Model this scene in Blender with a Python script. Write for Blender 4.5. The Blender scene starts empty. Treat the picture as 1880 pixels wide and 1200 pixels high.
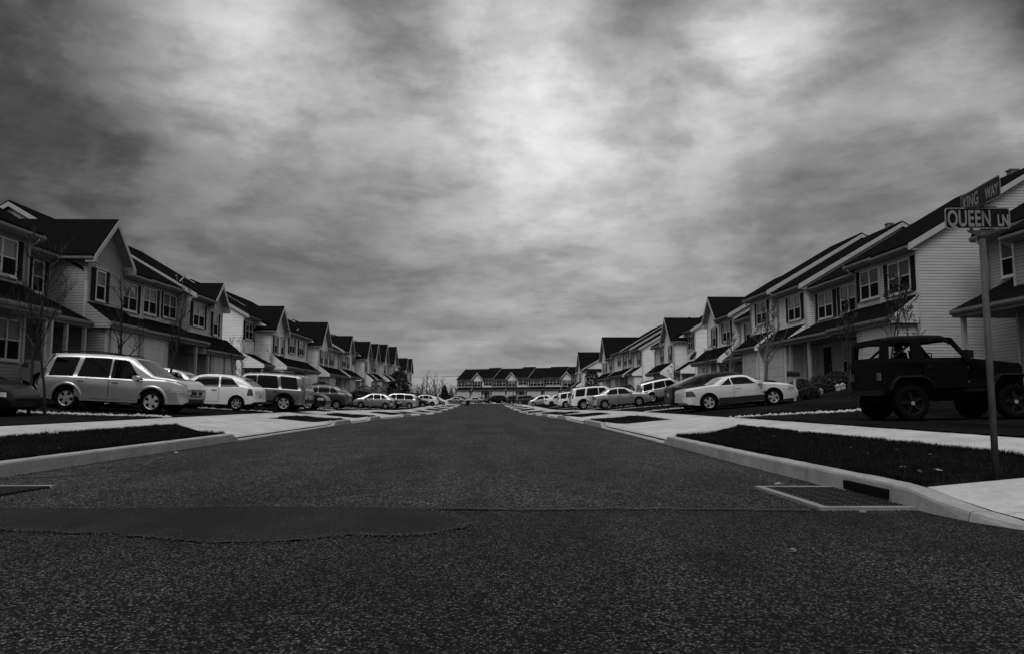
import bpy, bmesh, math, random
from mathutils import Vector, Matrix, noise
from bisect import bisect_right
sc = bpy.context.scene
C = sc.collection
PI = math.pi
R = math.radians

# ------------------------------------------------------------------ camera
cam = bpy.data.objects.new('camera', bpy.data.cameras.new('camera'))
C.objects.link(cam)
cam.data.sensor_width = 36; cam.data.lens = 26.98; cam.data.clip_end = 8000; cam.data.clip_start = 0.05
cam.location = (0, 0, 0.95)
cam.rotation_euler = (R(90 + 5.473), 0, R(-1.4974))
sc.camera = cam
sc.render.resolution_x = 1024; sc.render.resolution_y = 653
sc.view_settings.view_transform = 'Standard'; sc.view_settings.look = 'None'
sc.view_settings.gamma = 1; sc.view_settings.exposure = 0.0

# ------------------------------------------------------------------ sun and sky
SUN_EL, SUN_AZ = 48, 200          # behind the camera, high, through cloud
sun = bpy.data.objects.new('sun', bpy.data.lights.new('sun', 'SUN'))
C.objects.link(sun)
sun.data.energy = 0.9; sun.data.angle = R(30); sun.data.color = (1, 0.99, 0.975)
sun.rotation_euler = (R(90 - SUN_EL), 0, R(180 - SUN_AZ))

W = bpy.data.worlds.new('World'); sc.world = W; W.use_nodes = True
nt = W.node_tree; N = nt.nodes; LK = nt.links
for n in list(N): N.remove(n)
def nd(t, **k):
    n = N.new(t)
    for a, b in k.items(): setattr(n, a, b)
    return n
def inp(n, i, v):
    if hasattr(v, 'outputs'): LK.new(v.outputs[0], n.inputs[i])
    elif isinstance(v, bpy.types.NodeSocket): LK.new(v, n.inputs[i])
    else: n.inputs[i].default_value = v
def mth(op, a, b=None, c=None, clamp=False):
    n = nd('ShaderNodeMath', operation=op, use_clamp=clamp)
    inp(n, 0, a)
    if b is not None: inp(n, 1, b)
    if c is not None: inp(n, 2, c)
    return n
def vmth(op, a, b=None):
    n = nd('ShaderNodeVectorMath', operation=op); inp(n, 0, a)
    if b is not None: inp(n, 1, b)
    return n
tc = nd('ShaderNodeTexCoord')
dirn = vmth('NORMALIZE', tc.outputs['Generated'])
sep = nd('ShaderNodeSeparateXYZ'); LK.new(dirn.outputs[0], sep.inputs[0])
zp = mth('MULTIPLY', mth('POWER', mth('MAXIMUM', sep.outputs[2], 0.001), 0.6), 2.3)
comb = nd('ShaderNodeCombineXYZ'); inp(comb, 0, sep.outputs[0]); inp(comb, 1, sep.outputs[1]); inp(comb, 2, zp)
def wnoise(vec, scale, detail, rough, dist=0.0, off=(0, 0, 0)):
    n = nd('ShaderNodeTexNoise'); n.inputs['Scale'].default_value = scale
    n.inputs['Detail'].default_value = detail; n.inputs['Roughness'].default_value = rough
    n.inputs['Distortion'].default_value = dist
    a = vmth('ADD', vec, off); LK.new(a.outputs[0], n.inputs['Vector'])
    return n.outputs[0]
# a warp shared by all layers gives the clouds billowing outlines instead of smears
wv = nd('ShaderNodeTexNoise'); wv.inputs['Scale'].default_value = 2.6; wv.inputs['Detail'].default_value = 3; LK.new(dirn.outputs[0], wv.inputs['Vector'])
wsub = vmth('SUBTRACT', wv.outputs['Color'], (.5, .5, .5)); wsc = nd('ShaderNodeVectorMath', operation='SCALE'); LK.new(wsub.outputs[0], wsc.inputs[0]); wsc.inputs['Scale'].default_value = .16
cw = vmth('ADD', comb, wsc)
n1 = wnoise(cw, 2.1, 8, 0.50, 0.0, (4.3, 1.7, 0))         # big cloud masses
n2 = wnoise(cw, 5.2, 10, 0.55, 0.0, (0.4, 7.1, 2))         # billows
dw = vmth('ADD', dirn, wsc)
n3 = wnoise(cw, 9.5, 10, 0.55, 0.0, (2, 0, 5))             # lumps by direction
n5 = wnoise(comb, 24.0, 8, 0.6, 0.0, (2, 4, 5))            # fine texture
n4 = wnoise(cw, 4.6, 10, 0.58, 0.0, (7, 3, 1))             # torn bright edges
rid = mth('SUBTRACT', 1.0, mth('MULTIPLY', mth('ABSOLUTE', mth('SUBTRACT', n4, 0.5)), 8.0), clamp=True)
def crisp(n, a, b):
    m = nd('ShaderNodeMapRange', interpolation_type='SMOOTHSTEP'); inp(m, 0, n); m.inputs[1].default_value = a; m.inputs[2].default_value = b
    m.inputs[3].default_value = 0; m.inputs[4].default_value = 1; return m
def blob(dv, r):
    d = vmth('DISTANCE', dw2, dv)
    q = mth('DIVIDE', d.outputs['Value'], r)
    return mth('EXPONENT', mth('MULTIPLY', mth('MULTIPLY', q, q), -1.0))
wsc2 = nd('ShaderNodeVectorMath', operation='SCALE'); LK.new(wsub.outputs[0], wsc2.inputs[0]); wsc2.inputs['Scale'].default_value = .12
dw2 = vmth('ADD', dirn, wsc2)
def addup(lst):
    acc = None
    for v, w in lst:
        t = mth('MULTIPLY', v, w)
        acc = t if acc is None else mth('ADD', acc, t)
    return acc
base = addup([
    (blob((0.05, 0.92, 0.38), 0.16), 0.16),
    (blob((-0.04, 0.91, 0.39), 0.15), 0.10),
    (blob((-0.28, 0.87, 0.41), 0.11), 0.32),
    (blob((-0.30, 0.90, 0.30), 0.14), 0.06),
    (blob((0.32, 0.85, 0.41), 0.08), 0.32),
    (blob((0.20, 0.93, 0.33), 0.24), 0.12),
    (blob((0.50, 0.79, 0.35), 0.07), 0.22),
    (blob((0.56, 0.78, 0.29), 0.05), 0.24),
    (blob((0.02, 0.96, 0.25), 0.40), 0.08),
    (blob((0.10, 0.98, 0.18), 0.16), 0.03),
    (blob((-0.55, 0.76, 0.38), 0.28), -0.085),
    (blob((-0.50, 0.86, 0.20), 0.22), -0.06),
    (blob((0.62, 0.72, 0.3), 0.16), -0.05),
    (blob((-0.15, 0.86, 0.48), 0.09), -0.16),
    (blob((0.58, 0.72, 0.41), 0.12), -0.15),
    (blob((-0.20, 0.95, 0.22), 0.14), -0.05),
    (blob((0.17, 0.88, 0.45), 0.07), -0.18),
    (blob((0.32, 0.92, 0.22), 0.14), -0.05)])
pat = addup([(mth('SUBTRACT', n1, 0.5), 0.55), (mth('SUBTRACT', crisp(n2, .38, .62), 0.5), 0.22), (mth('SUBTRACT', n2, 0.5), 0.25),
             (mth('SUBTRACT', crisp(n3, .40, .58), 0.5), 0.17), (mth('SUBTRACT', n3, 0.5), 0.30), (mth('SUBTRACT', n5, 0.5), 0.45), (mth('SUBTRACT', rid, 0.42), 0.13)])
lum = mth('ADD', mth('ADD', mth('MULTIPLY', base, 1.15), 0.168), mth('MULTIPLY', pat, mth('ADD', mth('MULTIPLY', mth('MAXIMUM', base, 0.0), 1.2), 0.20)))
lum = mth('SMOOTH_MAX', lum, mth('MULTIPLY', mth('ADD', n5, .2), .08), 0.05)
# unseen sky overhead and behind the camera, brightened to light the scene
zen = mth('SMOOTH_MIN', mth('MAXIMUM', mth('MULTIPLY', mth('SUBTRACT', sep.outputs[2], 0.56), 2.6), 0.0), 1.0, 0.1)
beh = mth('MULTIPLY', mth('MAXIMUM', mth('MULTIPLY', sep.outputs[1], -1.0), 0.0), mth('MAXIMUM', sep.outputs[2], 0.0))
lum = mth('ADD', lum, mth('MULTIPLY', zen, 0.95))
lum = mth('ADD', lum, mth('MULTIPLY', beh, 0.5))
sky = nd('ShaderNodeTexSky'); sky.sky_type = 'NISHITA'; sky.sun_disc = False
sky.sun_elevation = R(SUN_EL); sky.sun_rotation = R(SUN_AZ)
bw = nd('ShaderNodeRGBToBW'); LK.new(sky.outputs[0], bw.inputs[0])
lum = mth('ADD', lum, mth('MULTIPLY', mth('MINIMUM', bw, 6.0), 0.004))
cc = nd('ShaderNodeCombineColor'); inp(cc, 0, lum); inp(cc, 1, lum); inp(cc, 2, lum)
bg = nd('ShaderNodeBackground'); LK.new(cc.outputs[0], bg.inputs[0]); bg.inputs[1].default_value = 1.0
wo = nd('ShaderNodeOutputWorld'); LK.new(bg.outputs[0], wo.inputs[0])

# ------------------------------------------------------------------ materials
MATS = {}
def mat(name, col, rough=0.7, var=0.0, scale=8.0, bump=0.0, bscale=None, metal=0.0, spec=0.5, coat=0.0, stretch=(1, 1, 1), detail=6):
    if name in MATS: return MATS[name]
    m = bpy.data.materials.new(name); m.use_nodes = True; MATS[name] = m
    t = m.node_tree; b = t.nodes['Principled BSDF']
    b.inputs['Base Color'].default_value = (col, col, col, 1); b.inputs['Roughness'].default_value = rough
    b.inputs['Metallic'].default_value = metal; b.inputs['Specular IOR Level'].default_value = spec
    b.inputs['Coat Weight'].default_value = coat; b.inputs['Coat Roughness'].default_value = 0.05
    if var or bump:
        co = t.nodes.new('ShaderNodeTexCoord'); mp = t.nodes.new('ShaderNodeMapping'); mp.inputs['Scale'].default_value = stretch
        t.links.new(co.outputs['Object'], mp.inputs[0])
        no = t.nodes.new('ShaderNodeTexNoise'); no.inputs['Scale'].default_value = scale; no.inputs['Detail'].default_value = detail
        t.links.new(mp.outputs[0], no.inputs['Vector'])
        if var:
            mr = t.nodes.new('ShaderNodeMapRange'); mr.inputs[1].default_value = 0.3; mr.inputs[2].default_value = 0.7
            mr.inputs[3].default_value = col * (1 - var); mr.inputs[4].default_value = col * (1 + var)
            t.links.new(no.outputs[0], mr.inputs[0]); t.links.new(mr.outputs[0], b.inputs['Base Color'])
        if bump:
            n2_ = no
            if bscale:
                n2_ = t.nodes.new('ShaderNodeTexNoise'); n2_.inputs['Scale'].default_value = bscale; n2_.inputs['Detail'].default_value = 4
                t.links.new(mp.outputs[0], n2_.inputs['Vector'])
            bp = t.nodes.new('ShaderNodeBump'); bp.inputs['Strength'].default_value = bump; bp.inputs['Distance'].default_value = 0.02
            t.links.new(n2_.outputs[0], bp.inputs['Height']); t.links.new(bp.outputs[0], b.inputs['Normal'])
    return m

def tn(t, typ, **k):
    n = t.nodes.new(typ)
    for a, v in k.items(): setattr(n, a, v)
    return n

def siding_mat(name, col, course=0.118):
    m = bpy.data.materials.new(name); m.use_nodes = True; MATS[name] = m
    t = m.node_tree; b = t.nodes['Principled BSDF']; b.inputs['Roughness'].default_value = 0.55
    co = tn(t, 'ShaderNodeTexCoord'); sp = tn(t, 'ShaderNodeSeparateXYZ'); t.links.new(co.outputs['Object'], sp.inputs[0])
    dv = tn(t, 'ShaderNodeMath', operation='DIVIDE'); t.links.new(sp.outputs[2], dv.inputs[0]); dv.inputs[1].default_value = course
    fr = tn(t, 'ShaderNodeMath', operation='FRACT'); t.links.new(dv.outputs[0], fr.inputs[0])
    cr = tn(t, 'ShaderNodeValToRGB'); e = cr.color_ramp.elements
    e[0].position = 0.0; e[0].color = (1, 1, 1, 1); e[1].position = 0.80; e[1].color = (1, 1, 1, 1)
    q = cr.color_ramp.elements.new(0.90); q.color = (.22, .22, .22, 1); q = cr.color_ramp.elements.new(0.985); q.color = (.3, .3, .3, 1)  # shadow line under each board edge, painted into the colour
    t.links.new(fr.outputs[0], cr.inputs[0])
    mp = tn(t, 'ShaderNodeMapping'); mp.inputs['Scale'].default_value = (.5, .5, 5); t.links.new(co.outputs['Object'], mp.inputs[0])
    no = tn(t, 'ShaderNodeTexNoise'); no.inputs['Scale'].default_value = 1.3; no.inputs['Detail'].default_value = 6
    t.links.new(mp.outputs[0], no.inputs['Vector'])
    mr = tn(t, 'ShaderNodeMapRange'); mr.inputs[1].default_value = .3; mr.inputs[2].default_value = .7
    mr.inputs[3].default_value = col * .86; mr.inputs[4].default_value = col * 1.1; t.links.new(no.outputs[0], mr.inputs[0])
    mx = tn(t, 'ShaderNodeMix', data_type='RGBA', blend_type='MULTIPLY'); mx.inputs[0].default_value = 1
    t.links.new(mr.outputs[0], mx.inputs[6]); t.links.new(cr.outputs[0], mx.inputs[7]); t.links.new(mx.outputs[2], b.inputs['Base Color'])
    bp = tn(t, 'ShaderNodeBump'); bp.inputs['Strength'].default_value = .8; bp.inputs['Distance'].default_value = .03; bp.invert = True
    t.links.new(fr.outputs[0], bp.inputs['Height']); t.links.new(bp.outputs[0], b.inputs['Normal'])
    return m
SID = [siding_mat('siding_pale', .70), siding_mat('siding_white', .80), siding_mat('siding_vignette_grey', .42), siding_mat('siding_vignette_dark', .24)]  # last two tones darken near-house siding, painting a vignette into the colour

def asphalt_mat(name, col, speck, contrast, patches=0.25, spec=.12):
    m = bpy.data.materials.new(name); m.use_nodes = True; MATS[name] = m
    t = m.node_tree; b = t.nodes['Principled BSDF']; b.inputs['Roughness'].default_value = .9; b.inputs['Specular IOR Level'].default_value = spec
    co = tn(t, 'ShaderNodeTexCoord')
    def noi(s, d, r=.5, st=(1, 1, 1)):
        mp = tn(t, 'ShaderNodeMapping'); mp.inputs['Scale'].default_value = st; t.links.new(co.outputs['Object'], mp.inputs[0])
        n = tn(t, 'ShaderNodeTexNoise'); n.inputs['Scale'].default_value = s; n.inputs['Detail'].default_value = d; n.inputs['Roughness'].default_value = r
        t.links.new(mp.outputs[0], n.inputs['Vector']); return n.outputs[0]
    vo = tn(t, 'ShaderNodeTexVoronoi'); vo.inputs['Scale'].default_value = speck; vo.inputs['Randomness'].default_value = 1
    t.links.new(co.outputs['Object'], vo.inputs['Vector'])
    sp = tn(t, 'ShaderNodeSeparateColor'); t.links.new(vo.outputs['Color'], sp.inputs[0])
    pw = tn(t, 'ShaderNodeMath', operation='POWER'); t.links.new(sp.outputs[0], pw.inputs[0]); pw.inputs[1].default_value = 3.0
    stone = tn(t, 'ShaderNodeMapRange'); t.links.new(vo.outputs['Distance'], stone.inputs[0])
    stone.inputs[1].default_value = 0.25; stone.inputs[2].default_value = 0.62; stone.inputs[3].default_value = 1; stone.inputs[4].default_value = 0.1
    ml = tn(t, 'ShaderNodeMath', operation='MULTIPLY'); t.links.new(pw.outputs[0], ml.inputs[0]); t.links.new(stone.outputs[0], ml.inputs[1])
    a = tn(t, 'ShaderNodeMath', operation='MULTIPLY_ADD'); t.links.new(ml.outputs[0], a.inputs[0]); a.inputs[1].default_value = contrast * 3.2; a.inputs[2].default_value = 1 - contrast * .75
    fine = noi(95, 3, .6)
    mr = tn(t, 'ShaderNodeMapRange'); t.links.new(fine, mr.inputs[0]); mr.inputs[1].default_value = .3; mr.inputs[2].default_value = .7; mr.inputs[3].default_value = .62; mr.inputs[4].default_value = 1.38
    big = noi(.42, 7, .62, (1.0, .45, 1))
    mb = tn(t, 'ShaderNodeMapRange'); t.links.new(big, mb.inputs[0]); mb.inputs[1].default_value = .33; mb.inputs[2].default_value = .67; mb.inputs[3].default_value = 1 - patches; mb.inputs[4].default_value = 1 + patches
    strk = noi(1.1, 4, .5, (1.4, .05, 1))
    ms = tn(t, 'ShaderNodeMapRange'); t.links.new(strk, ms.inputs[0]); ms.inputs[1].default_value = .35; ms.inputs[2].default_value = .65; ms.inputs[3].default_value = .84; ms.inputs[4].default_value = 1.16
    cur = a
    mid = noi(2.3, 6, .6, (1.0, .5, 1))
    md_ = tn(t, 'ShaderNodeMapRange'); t.links.new(mid, md_.inputs[0]); md_.inputs[1].default_value = .35; md_.inputs[2].default_value = .62; md_.inputs[3].default_value = .74; md_.inputs[4].default_value = 1.12
    for o in (mr, mb, ms, md_):
        k = tn(t, 'ShaderNodeMath', operation='MULTIPLY'); t.links.new(cur.outputs[0], k.inputs[0]); t.links.new(o.outputs[0], k.inputs[1]); cur = k
    k = tn(t, 'ShaderNodeMath', operation='MULTIPLY'); t.links.new(cur.outputs[0], k.inputs[0]); k.inputs[1].default_value = col
    t.links.new(k.outputs[0], b.inputs['Base Color'])
    bp = tn(t, 'ShaderNodeBump'); bp.inputs['Strength'].default_value = .55; bp.inputs['Distance'].default_value = .006
    ad = tn(t, 'ShaderNodeMath', operation='MULTIPLY_ADD'); t.links.new(fine, ad.inputs[0]); ad.inputs[1].default_value = .7; t.links.new(ml.outputs[0], ad.inputs[2])
    t.links.new(ad.outputs[0], bp.inputs['Height']); t.links.new(bp.outputs[0], b.inputs['Normal'])
    return m
M_road = asphalt_mat('worn_asphalt', .066, 60, 1.3, .40)
M_coarse = asphalt_mat('coarse_asphalt', .038, 78, 1.3, .55)
M_patch = asphalt_mat('tar_patch', .021, 90, .8, .4)
M_drive = asphalt_mat('driveway_asphalt', .013, 90, .3, .4, 0)

def concrete_mat(name, col, joint=None):
    m = bpy.data.materials.new(name); m.use_nodes = True; MATS[name] = m
    t = m.node_tree; b = t.nodes['Principled BSDF']; b.inputs['Roughness'].default_value = .85; b.inputs['Specular IOR Level'].default_value = .25
    co = tn(t, 'ShaderNodeTexCoord')
    def noi(s, d, lo, hi, st=(1, 1, 1)):
        mp = tn(t, 'ShaderNodeMapping'); mp.inputs['Scale'].default_value = st; t.links.new(co.outputs['Object'], mp.inputs[0])
        n = tn(t, 'ShaderNodeTexNoise'); n.inputs['Scale'].default_value = s; n.inputs['Detail'].default_value = d; n.inputs['Roughness'].default_value = .6
        t.links.new(mp.outputs[0], n.inputs['Vector'])
        r = tn(t, 'ShaderNodeMapRange'); r.inputs[1].default_value = .3; r.inputs[2].default_value = .7; r.inputs[3].default_value = lo; r.inputs[4].default_value = hi
        t.links.new(n.outputs[0], r.inputs[0]); return r, n
    cur, _ = noi(1.3, 8, .78, 1.16)
    for s, d, lo, hi, st in ((14, 5, .88, 1.1, (1, 1, 1)), (2.2, 4, .9, 1.08, (1, .2, 6)), (120, 2, .86, 1.12, (1, 1, 1))):
        o, nn = noi(s, d, lo, hi, st)
        k = tn(t, 'ShaderNodeMath', operation='MULTIPLY'); t.links.new(cur.outputs[0], k.inputs[0]); t.links.new(o.outputs[0], k.inputs[1]); cur = k
    k = tn(t, 'ShaderNodeMath', operation='MULTIPLY'); t.links.new(cur.outputs[0], k.inputs[0]); k.inputs[1].default_value = col; cur = k
    if joint:
        sp = tn(t, 'ShaderNodeSeparateXYZ'); t.links.new(co.outputs['Object'], sp.inputs[0])
        d = tn(t, 'ShaderNodeMath', operation='DIVIDE'); t.links.new(sp.outputs[1], d.inputs[0]); d.inputs[1].default_value = joint
        f = tn(t, 'ShaderNodeMath', operation='FRACT'); t.links.new(d.outputs[0], f.inputs[0])
        g = tn(t, 'ShaderNodeMath', operation='GREATER_THAN'); t.links.new(f.outputs[0], g.inputs[0]); g.inputs[1].default_value = .012 / joint
        h = tn(t, 'ShaderNodeMath', operation='MULTIPLY_ADD'); t.links.new(g.outputs[0], h.inputs[0]); h.inputs[1].default_value = .6; h.inputs[2].default_value = .4
        k = tn(t, 'ShaderNodeMath', operation='MULTIPLY'); t.links.new(cur.outputs[0], k.inputs[0]); t.links.new(h.outputs[0], k.inputs[1]); cur = k
    t.links.new(cur.outputs[0], b.inputs['Base Color'])
    bp = tn(t, 'ShaderNodeBump'); bp.inputs['Strength'].default_value = .3; bp.inputs['Distance'].default_value = .006
    t.links.new(nn.outputs[0], bp.inputs['Height']); t.links.new(bp.outputs[0], b.inputs['Normal'])
    return m
M_conc = concrete_mat('pavement_concrete', .44, 1.5)
M_kerb = concrete_mat('kerb_concrete', .31, 3.05)
M_frame = concrete_mat('drain_frame_concrete', .22)
M_turf = mat('dark_turf', .010, .95, .5, 3.0, .6, 60, spec=0)
M_lawnblade = mat('grass_blades', .013, .9, .4, 30, spec=0)
M_roof = mat('roof_shingles', .008, .9, .35, 9, .5, 30, stretch=(1, 1, 4), spec=0)
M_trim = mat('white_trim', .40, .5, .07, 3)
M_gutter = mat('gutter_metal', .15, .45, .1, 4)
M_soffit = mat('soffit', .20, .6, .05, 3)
M_shutter = mat('black_shutter', .008, .7, spec=.1)
M_frame_w = mat('window_frame_white', .50, .45, .04, 4)
M_gdoor = mat('garage_door_paint', .52, .5, .06, 2)
M_door = mat('dark_door', .012, .6, spec=.15)
M_stone = mat('facing_stone', .12, .9, .6, 7, .8)
M_bark = mat('bark', .014, .95, .4, 20, .4)
M_palebark = mat('pale_bark', .11, .95, .7, 14, .4)
M_leaf = mat('dry_leaf', .05, .9, .3, 30)
M_ever = mat('evergreen_needles', .014, .9, .4, 6)
M_shrub = mat('shrub_leaves', .022, .9, .4, 6)
M_rock = mat('edging_rock', .34, .9, .5, 9, .4)
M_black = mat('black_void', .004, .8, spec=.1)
M_iron = mat('cast_iron', .006, .6, .3, 20, metal=.2)
M_galv = mat('galvanised_steel', .06, .6, .35, 14, .15, metal=0, spec=.2, stretch=(1, 1, .3))
M_signface = mat('sign_face', .006, .5, .2, 8, spec=.12)
M_signtext = mat('sign_lettering', .20, .45, .12, 20)
M_dish = mat('dish_paint', .25, .5, .05, 5)
M_pane_dark = mat('insect_screen', .004, .8, spec=.08)
def glass_mat(name, col, rough, spec):
    return mat(name, col, rough, .35, 1.3, spec=spec, detail=2)
M_pane = glass_mat('window_glass', .055, .06, .5)
M_pane2 = glass_mat('window_glass_blinds', .14, .12, .5)
M_tyre = mat('tyre_rubber', .004, .9, .2, 30, spec=.05)
M_rim = mat('alloy_rim', .50, .32, metal=.7)
M_rimd = mat('dark_rim', .04, .5, metal=.3)
M_cglass = mat('car_glass', .002, .04, spec=.22)
M_seam = mat('shut_line', .006, .8, spec=.1)
M_plastic = mat('black_plastic', .007, .6, spec=.15)
M_lamp = mat('lamp_lens', .42, .12, .4, 25, metal=.3, coat=1)
M_tail = mat('tail_lens', .05, .15, .2, 20, coat=1)
M_plate = mat('number_plate', .30, .5, .2, 40)
def paint(name, col, metal=.0, rough=.24):
    return mat(name, col, rough, .05, 3, metal=metal, coat=1.0)
P_silver = paint('silver_paint', .50, .75); P_white = paint('white_paint', .70); P_black = mat('black_paint', .004, .25, spec=.25)
P_dkgrey = paint('dark_grey_paint', .05, .5); P_gold = paint('pale_metallic_paint', .42, .65); P_light = paint('light_metallic_paint', .56, .65)
P_pearl = paint('pearl_paint', .60, .15); P_mid = paint('mid_grey_paint', .13, .6); P_matt = mat('faded_black_paint', .003, .6, spec=.06)

# ------------------------------------------------------------------ mesh helpers
class MB:
    def __init__(s): s.v = []; s.f = []; s.m = []; s.mats = []; s.sm = []
    def mi(s, m):
        if m not in s.mats: s.mats.append(m)
        return s.mats.index(m)
    def face(s, pts, m, smooth=False):
        i = len(s.v); s.v += [tuple(p) for p in pts]; s.f.append(tuple(range(i, i + len(pts)))); s.m.append(s.mi(m)); s.sm.append(smooth)
    def grid(s, rows, m, smooth=True, close=False):
        i = len(s.v); n = len(rows[0])
        for r in rows: s.v += [tuple(p) for p in r]
        k = s.mi(m)
        for a in range(len(rows) - 1):
            for b in range(n if close else n - 1):
                c = (b + 1) % n
                s.f.append((i + a * n + b, i + a * n + c, i + (a + 1) * n + c, i + (a + 1) * n + b)); s.m.append(k); s.sm.append(smooth)
    def box(s, x0, x1, y0, y1, z0, z1, m):
        if x0 > x1: x0, x1 = x1, x0
        if y0 > y1: y0, y1 = y1, y0
        i = len(s.v)
        s.v += [(x, y, z) for z in (z0, z1) for y in (y0, y1) for x in (x0, x1)]
        k = s.mi(m)
        for q in ((0, 2, 3, 1), (4, 5, 7, 6), (0, 1, 5, 4), (2, 6, 7, 3), (0, 4, 6, 2), (1, 3, 7, 5)):
            s.f.append(tuple(i + a for a in q)); s.m.append(k); s.sm.append(False)
    def prism(s, pts, fn, a, b, m, caps=True):
        """pts: closed 2D outline; fn(p, t) -> 3D; swept from t=a to t=b"""
        i = len(s.v); n = len(pts)
        s.v += [tuple(fn(p, a)) for p in pts] + [tuple(fn(p, b)) for p in pts]
        k = s.mi(m)
        for q in range(n):
            r = (q + 1) % n
            s.f.append((i + q, i + r, i + n + r, i + n + q)); s.m.append(k); s.sm.append(False)
        if caps:
            s.f.append(tuple(i + q for q in range(n))[::-1]); s.m.append(k); s.sm.append(False)
            s.f.append(tuple(i + n + q for q in range(n))); s.m.append(k); s.sm.append(False)
    def tube(s, path, rads, m, n=6, cap=True):
        rows = []
        path = [Vector(p) for p in path]
        if not hasattr(rads, '__len__'): rads = [rads] * len(path)
        for i, p in enumerate(path):
            d = (path[min(i + 1, len(path) - 1)] - path[max(i - 1, 0)])
            if d.length < 1e-9: d = Vector((0, 0, 1))
            d.normalize()
            a = d.cross(Vector((0.13, 0.94, 0.3))); a.normalize(); b = d.cross(a)
            rows.append([p + (a * math.cos(t) + b * math.sin(t)) * rads[i] for t in [2 * PI * j / n for j in range(n)]])
        s.grid(rows, m, True, True)
        if cap:
            s.face(rows[0][::-1], m); s.face(rows[-1], m)
    def map(s, fn):
        s.v = [tuple(fn(*p)) for p in s.v]; return s
    def build(s, name, parent=None, fix=True):
        me = bpy.data.meshes.new(name); me.from_pydata(s.v, [], s.f)
        for m in s.mats: me.materials.append(m)
        for p, k, q in zip(me.polygons, s.m, s.sm): p.material_index = k; p.use_smooth = q
        if fix:
            bm = bmesh.new(); bm.from_mesh(me)
            bmesh.ops.remove_doubles(bm, verts=bm.verts, dist=1e-5)
            bmesh.ops.recalc_face_normals(bm, faces=bm.faces); bm.to_mesh(me); bm.free()
        me.update()
        o = bpy.data.objects.new(name, me); C.objects.link(o)
        if parent: o.parent = parent
        return o
def tag(o, label, cat, group=None, kind=None):
    if label: o['label'] = label
    if cat: o['category'] = cat
    if group: o['group'] = group
    if kind: o['kind'] = kind
    return o
def empty(name, loc, rz=0.0, label=None, cat=None, group=None):
    o = bpy.data.objects.new(name, None); C.objects.link(o); o.empty_display_size = .2
    o.location = loc; o.rotation_euler = (0, 0, rz); return tag(o, label, cat, group)
def struct(mb, name, label=None, cat=None, kind='structure', fix=True):
    return tag(mb.build(name, fix=fix), label, cat, None, kind)
def copy_tree(o, parent=None):
    c = o.copy(); C.objects.link(c)
    if parent: c.parent = parent
    for ch in list(o.children): copy_tree(ch, c)
    return c
def lerp(a, b, t): return a + (b - a) * t
def itp(tab, x):
    if x <= tab[0][0]: return tab[0][1]
    for (a, p), (b, q) in zip(tab, tab[1:]):
        if x <= b: return p + (q - p) * ((x - a) / (b - a) if b > a else 0)
    return tab[-1][1]

# ------------------------------------------------------------------ the lie of the land
RZ = [(-60, 0.05), (0, 0), (30, -.02), (42, -.06), (60, -.22), (80, -.45), (90, -.48), (120, -.28), (164, .08), (190, .5), (240, .7), (6000, 3)]
def roadz(y): return itp(RZ, y)
XR = [(-1e4, 3.72), (12, 3.74), (20, 3.9), (40, 3.95), (75, 3.7), (120, 3.0), (172, 2.1), (1e4, 2.1)]
XL = [(-1e4, -6.12), (60, -6.12), (90, -6.25), (150, -6.3), (172, -6.5), (1e4, -6.5)]
FR = [(0, .18), (2.3, .33), (3.5, .45), (4.6, .58), (6.9, .76), (9.2, 1.08), (12.2, 1.72), (14, 1.85), (26, 2.0), (70, 2.2), (600, 3)]
FL = [(0, .18), (2.3, .32), (3.4, .45), (4.4, .55), (5.1, .56), (7.8, .72), (11.3, 1.55), (13, 1.9), (26, 2.0), (70, 2.2), (600, 3)]
WALK0, WALK1 = 2.3, 3.45
FULL = {1: [(-2, 16.9), (28, 33), (41.5, 46), (54, 59), (66, 71), (83, 89), (98, 104), (112, 118), (126, 132), (142, 150)],
        -1: [(-2, 18.5), (30.7, 33.6), (39.5, 42.6), (54, 58.5), (67, 72), (84, 90), (98, 104), (111, 117), (127, 133), (142, 150)]}
def splay(s, a, b): return 1.15 if b - a > 8 else .75
def hk(s, y):
    h = .035
    for a, b in FULL[s]:
        if a - .45 < y < b + .45:
            h = max(h, .035 + .155 * min(1, (y - a + .45) / .45, (b + .45 - y) / .45))
    if s > 0 and y < 7.1: h = min(h, max(.02, .19 - (7.1 - y) * .125))
    return h
def edge(s, y): return itp(XR, y) if s > 0 else itp(XL, y)
def surf(x, y):
    """height of the finished surface"""
    z = roadz(y)
    for s in (1, -1):
        e = s * (x - edge(s, y))
        if e > 0:
            f = itp(FR if s > 0 else FL, e)
            if e < WALK0: f = lerp(hk(s, y), .33, e / WALK0)
            h_ = itp([(120, 1), (175, .45)], y)
            if e > 3.45:
                g = itp([(20, .15), (25, .75), (29, 1.0), (120, 1.0), (150, .7), (175, .35), (260, .3)], y)
                f = .45 * h_ + (f - .45) * g
            else: f *= h_
            if s > 0 and y < 9: f = lerp(hk(s, y), f, min(1, max(0, (y - 5) / 4))) if e < 6 else f
            return z + f
    return z

def yst(a, b):
    ys = []; y = a
    while y < b:
        ys.append(y); y += .25 if y < 24 else (.5 if y < 62 else (1.5 if y < 200 else (12 if y < 400 else 120)))
    ys.append(b); return ys
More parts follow.
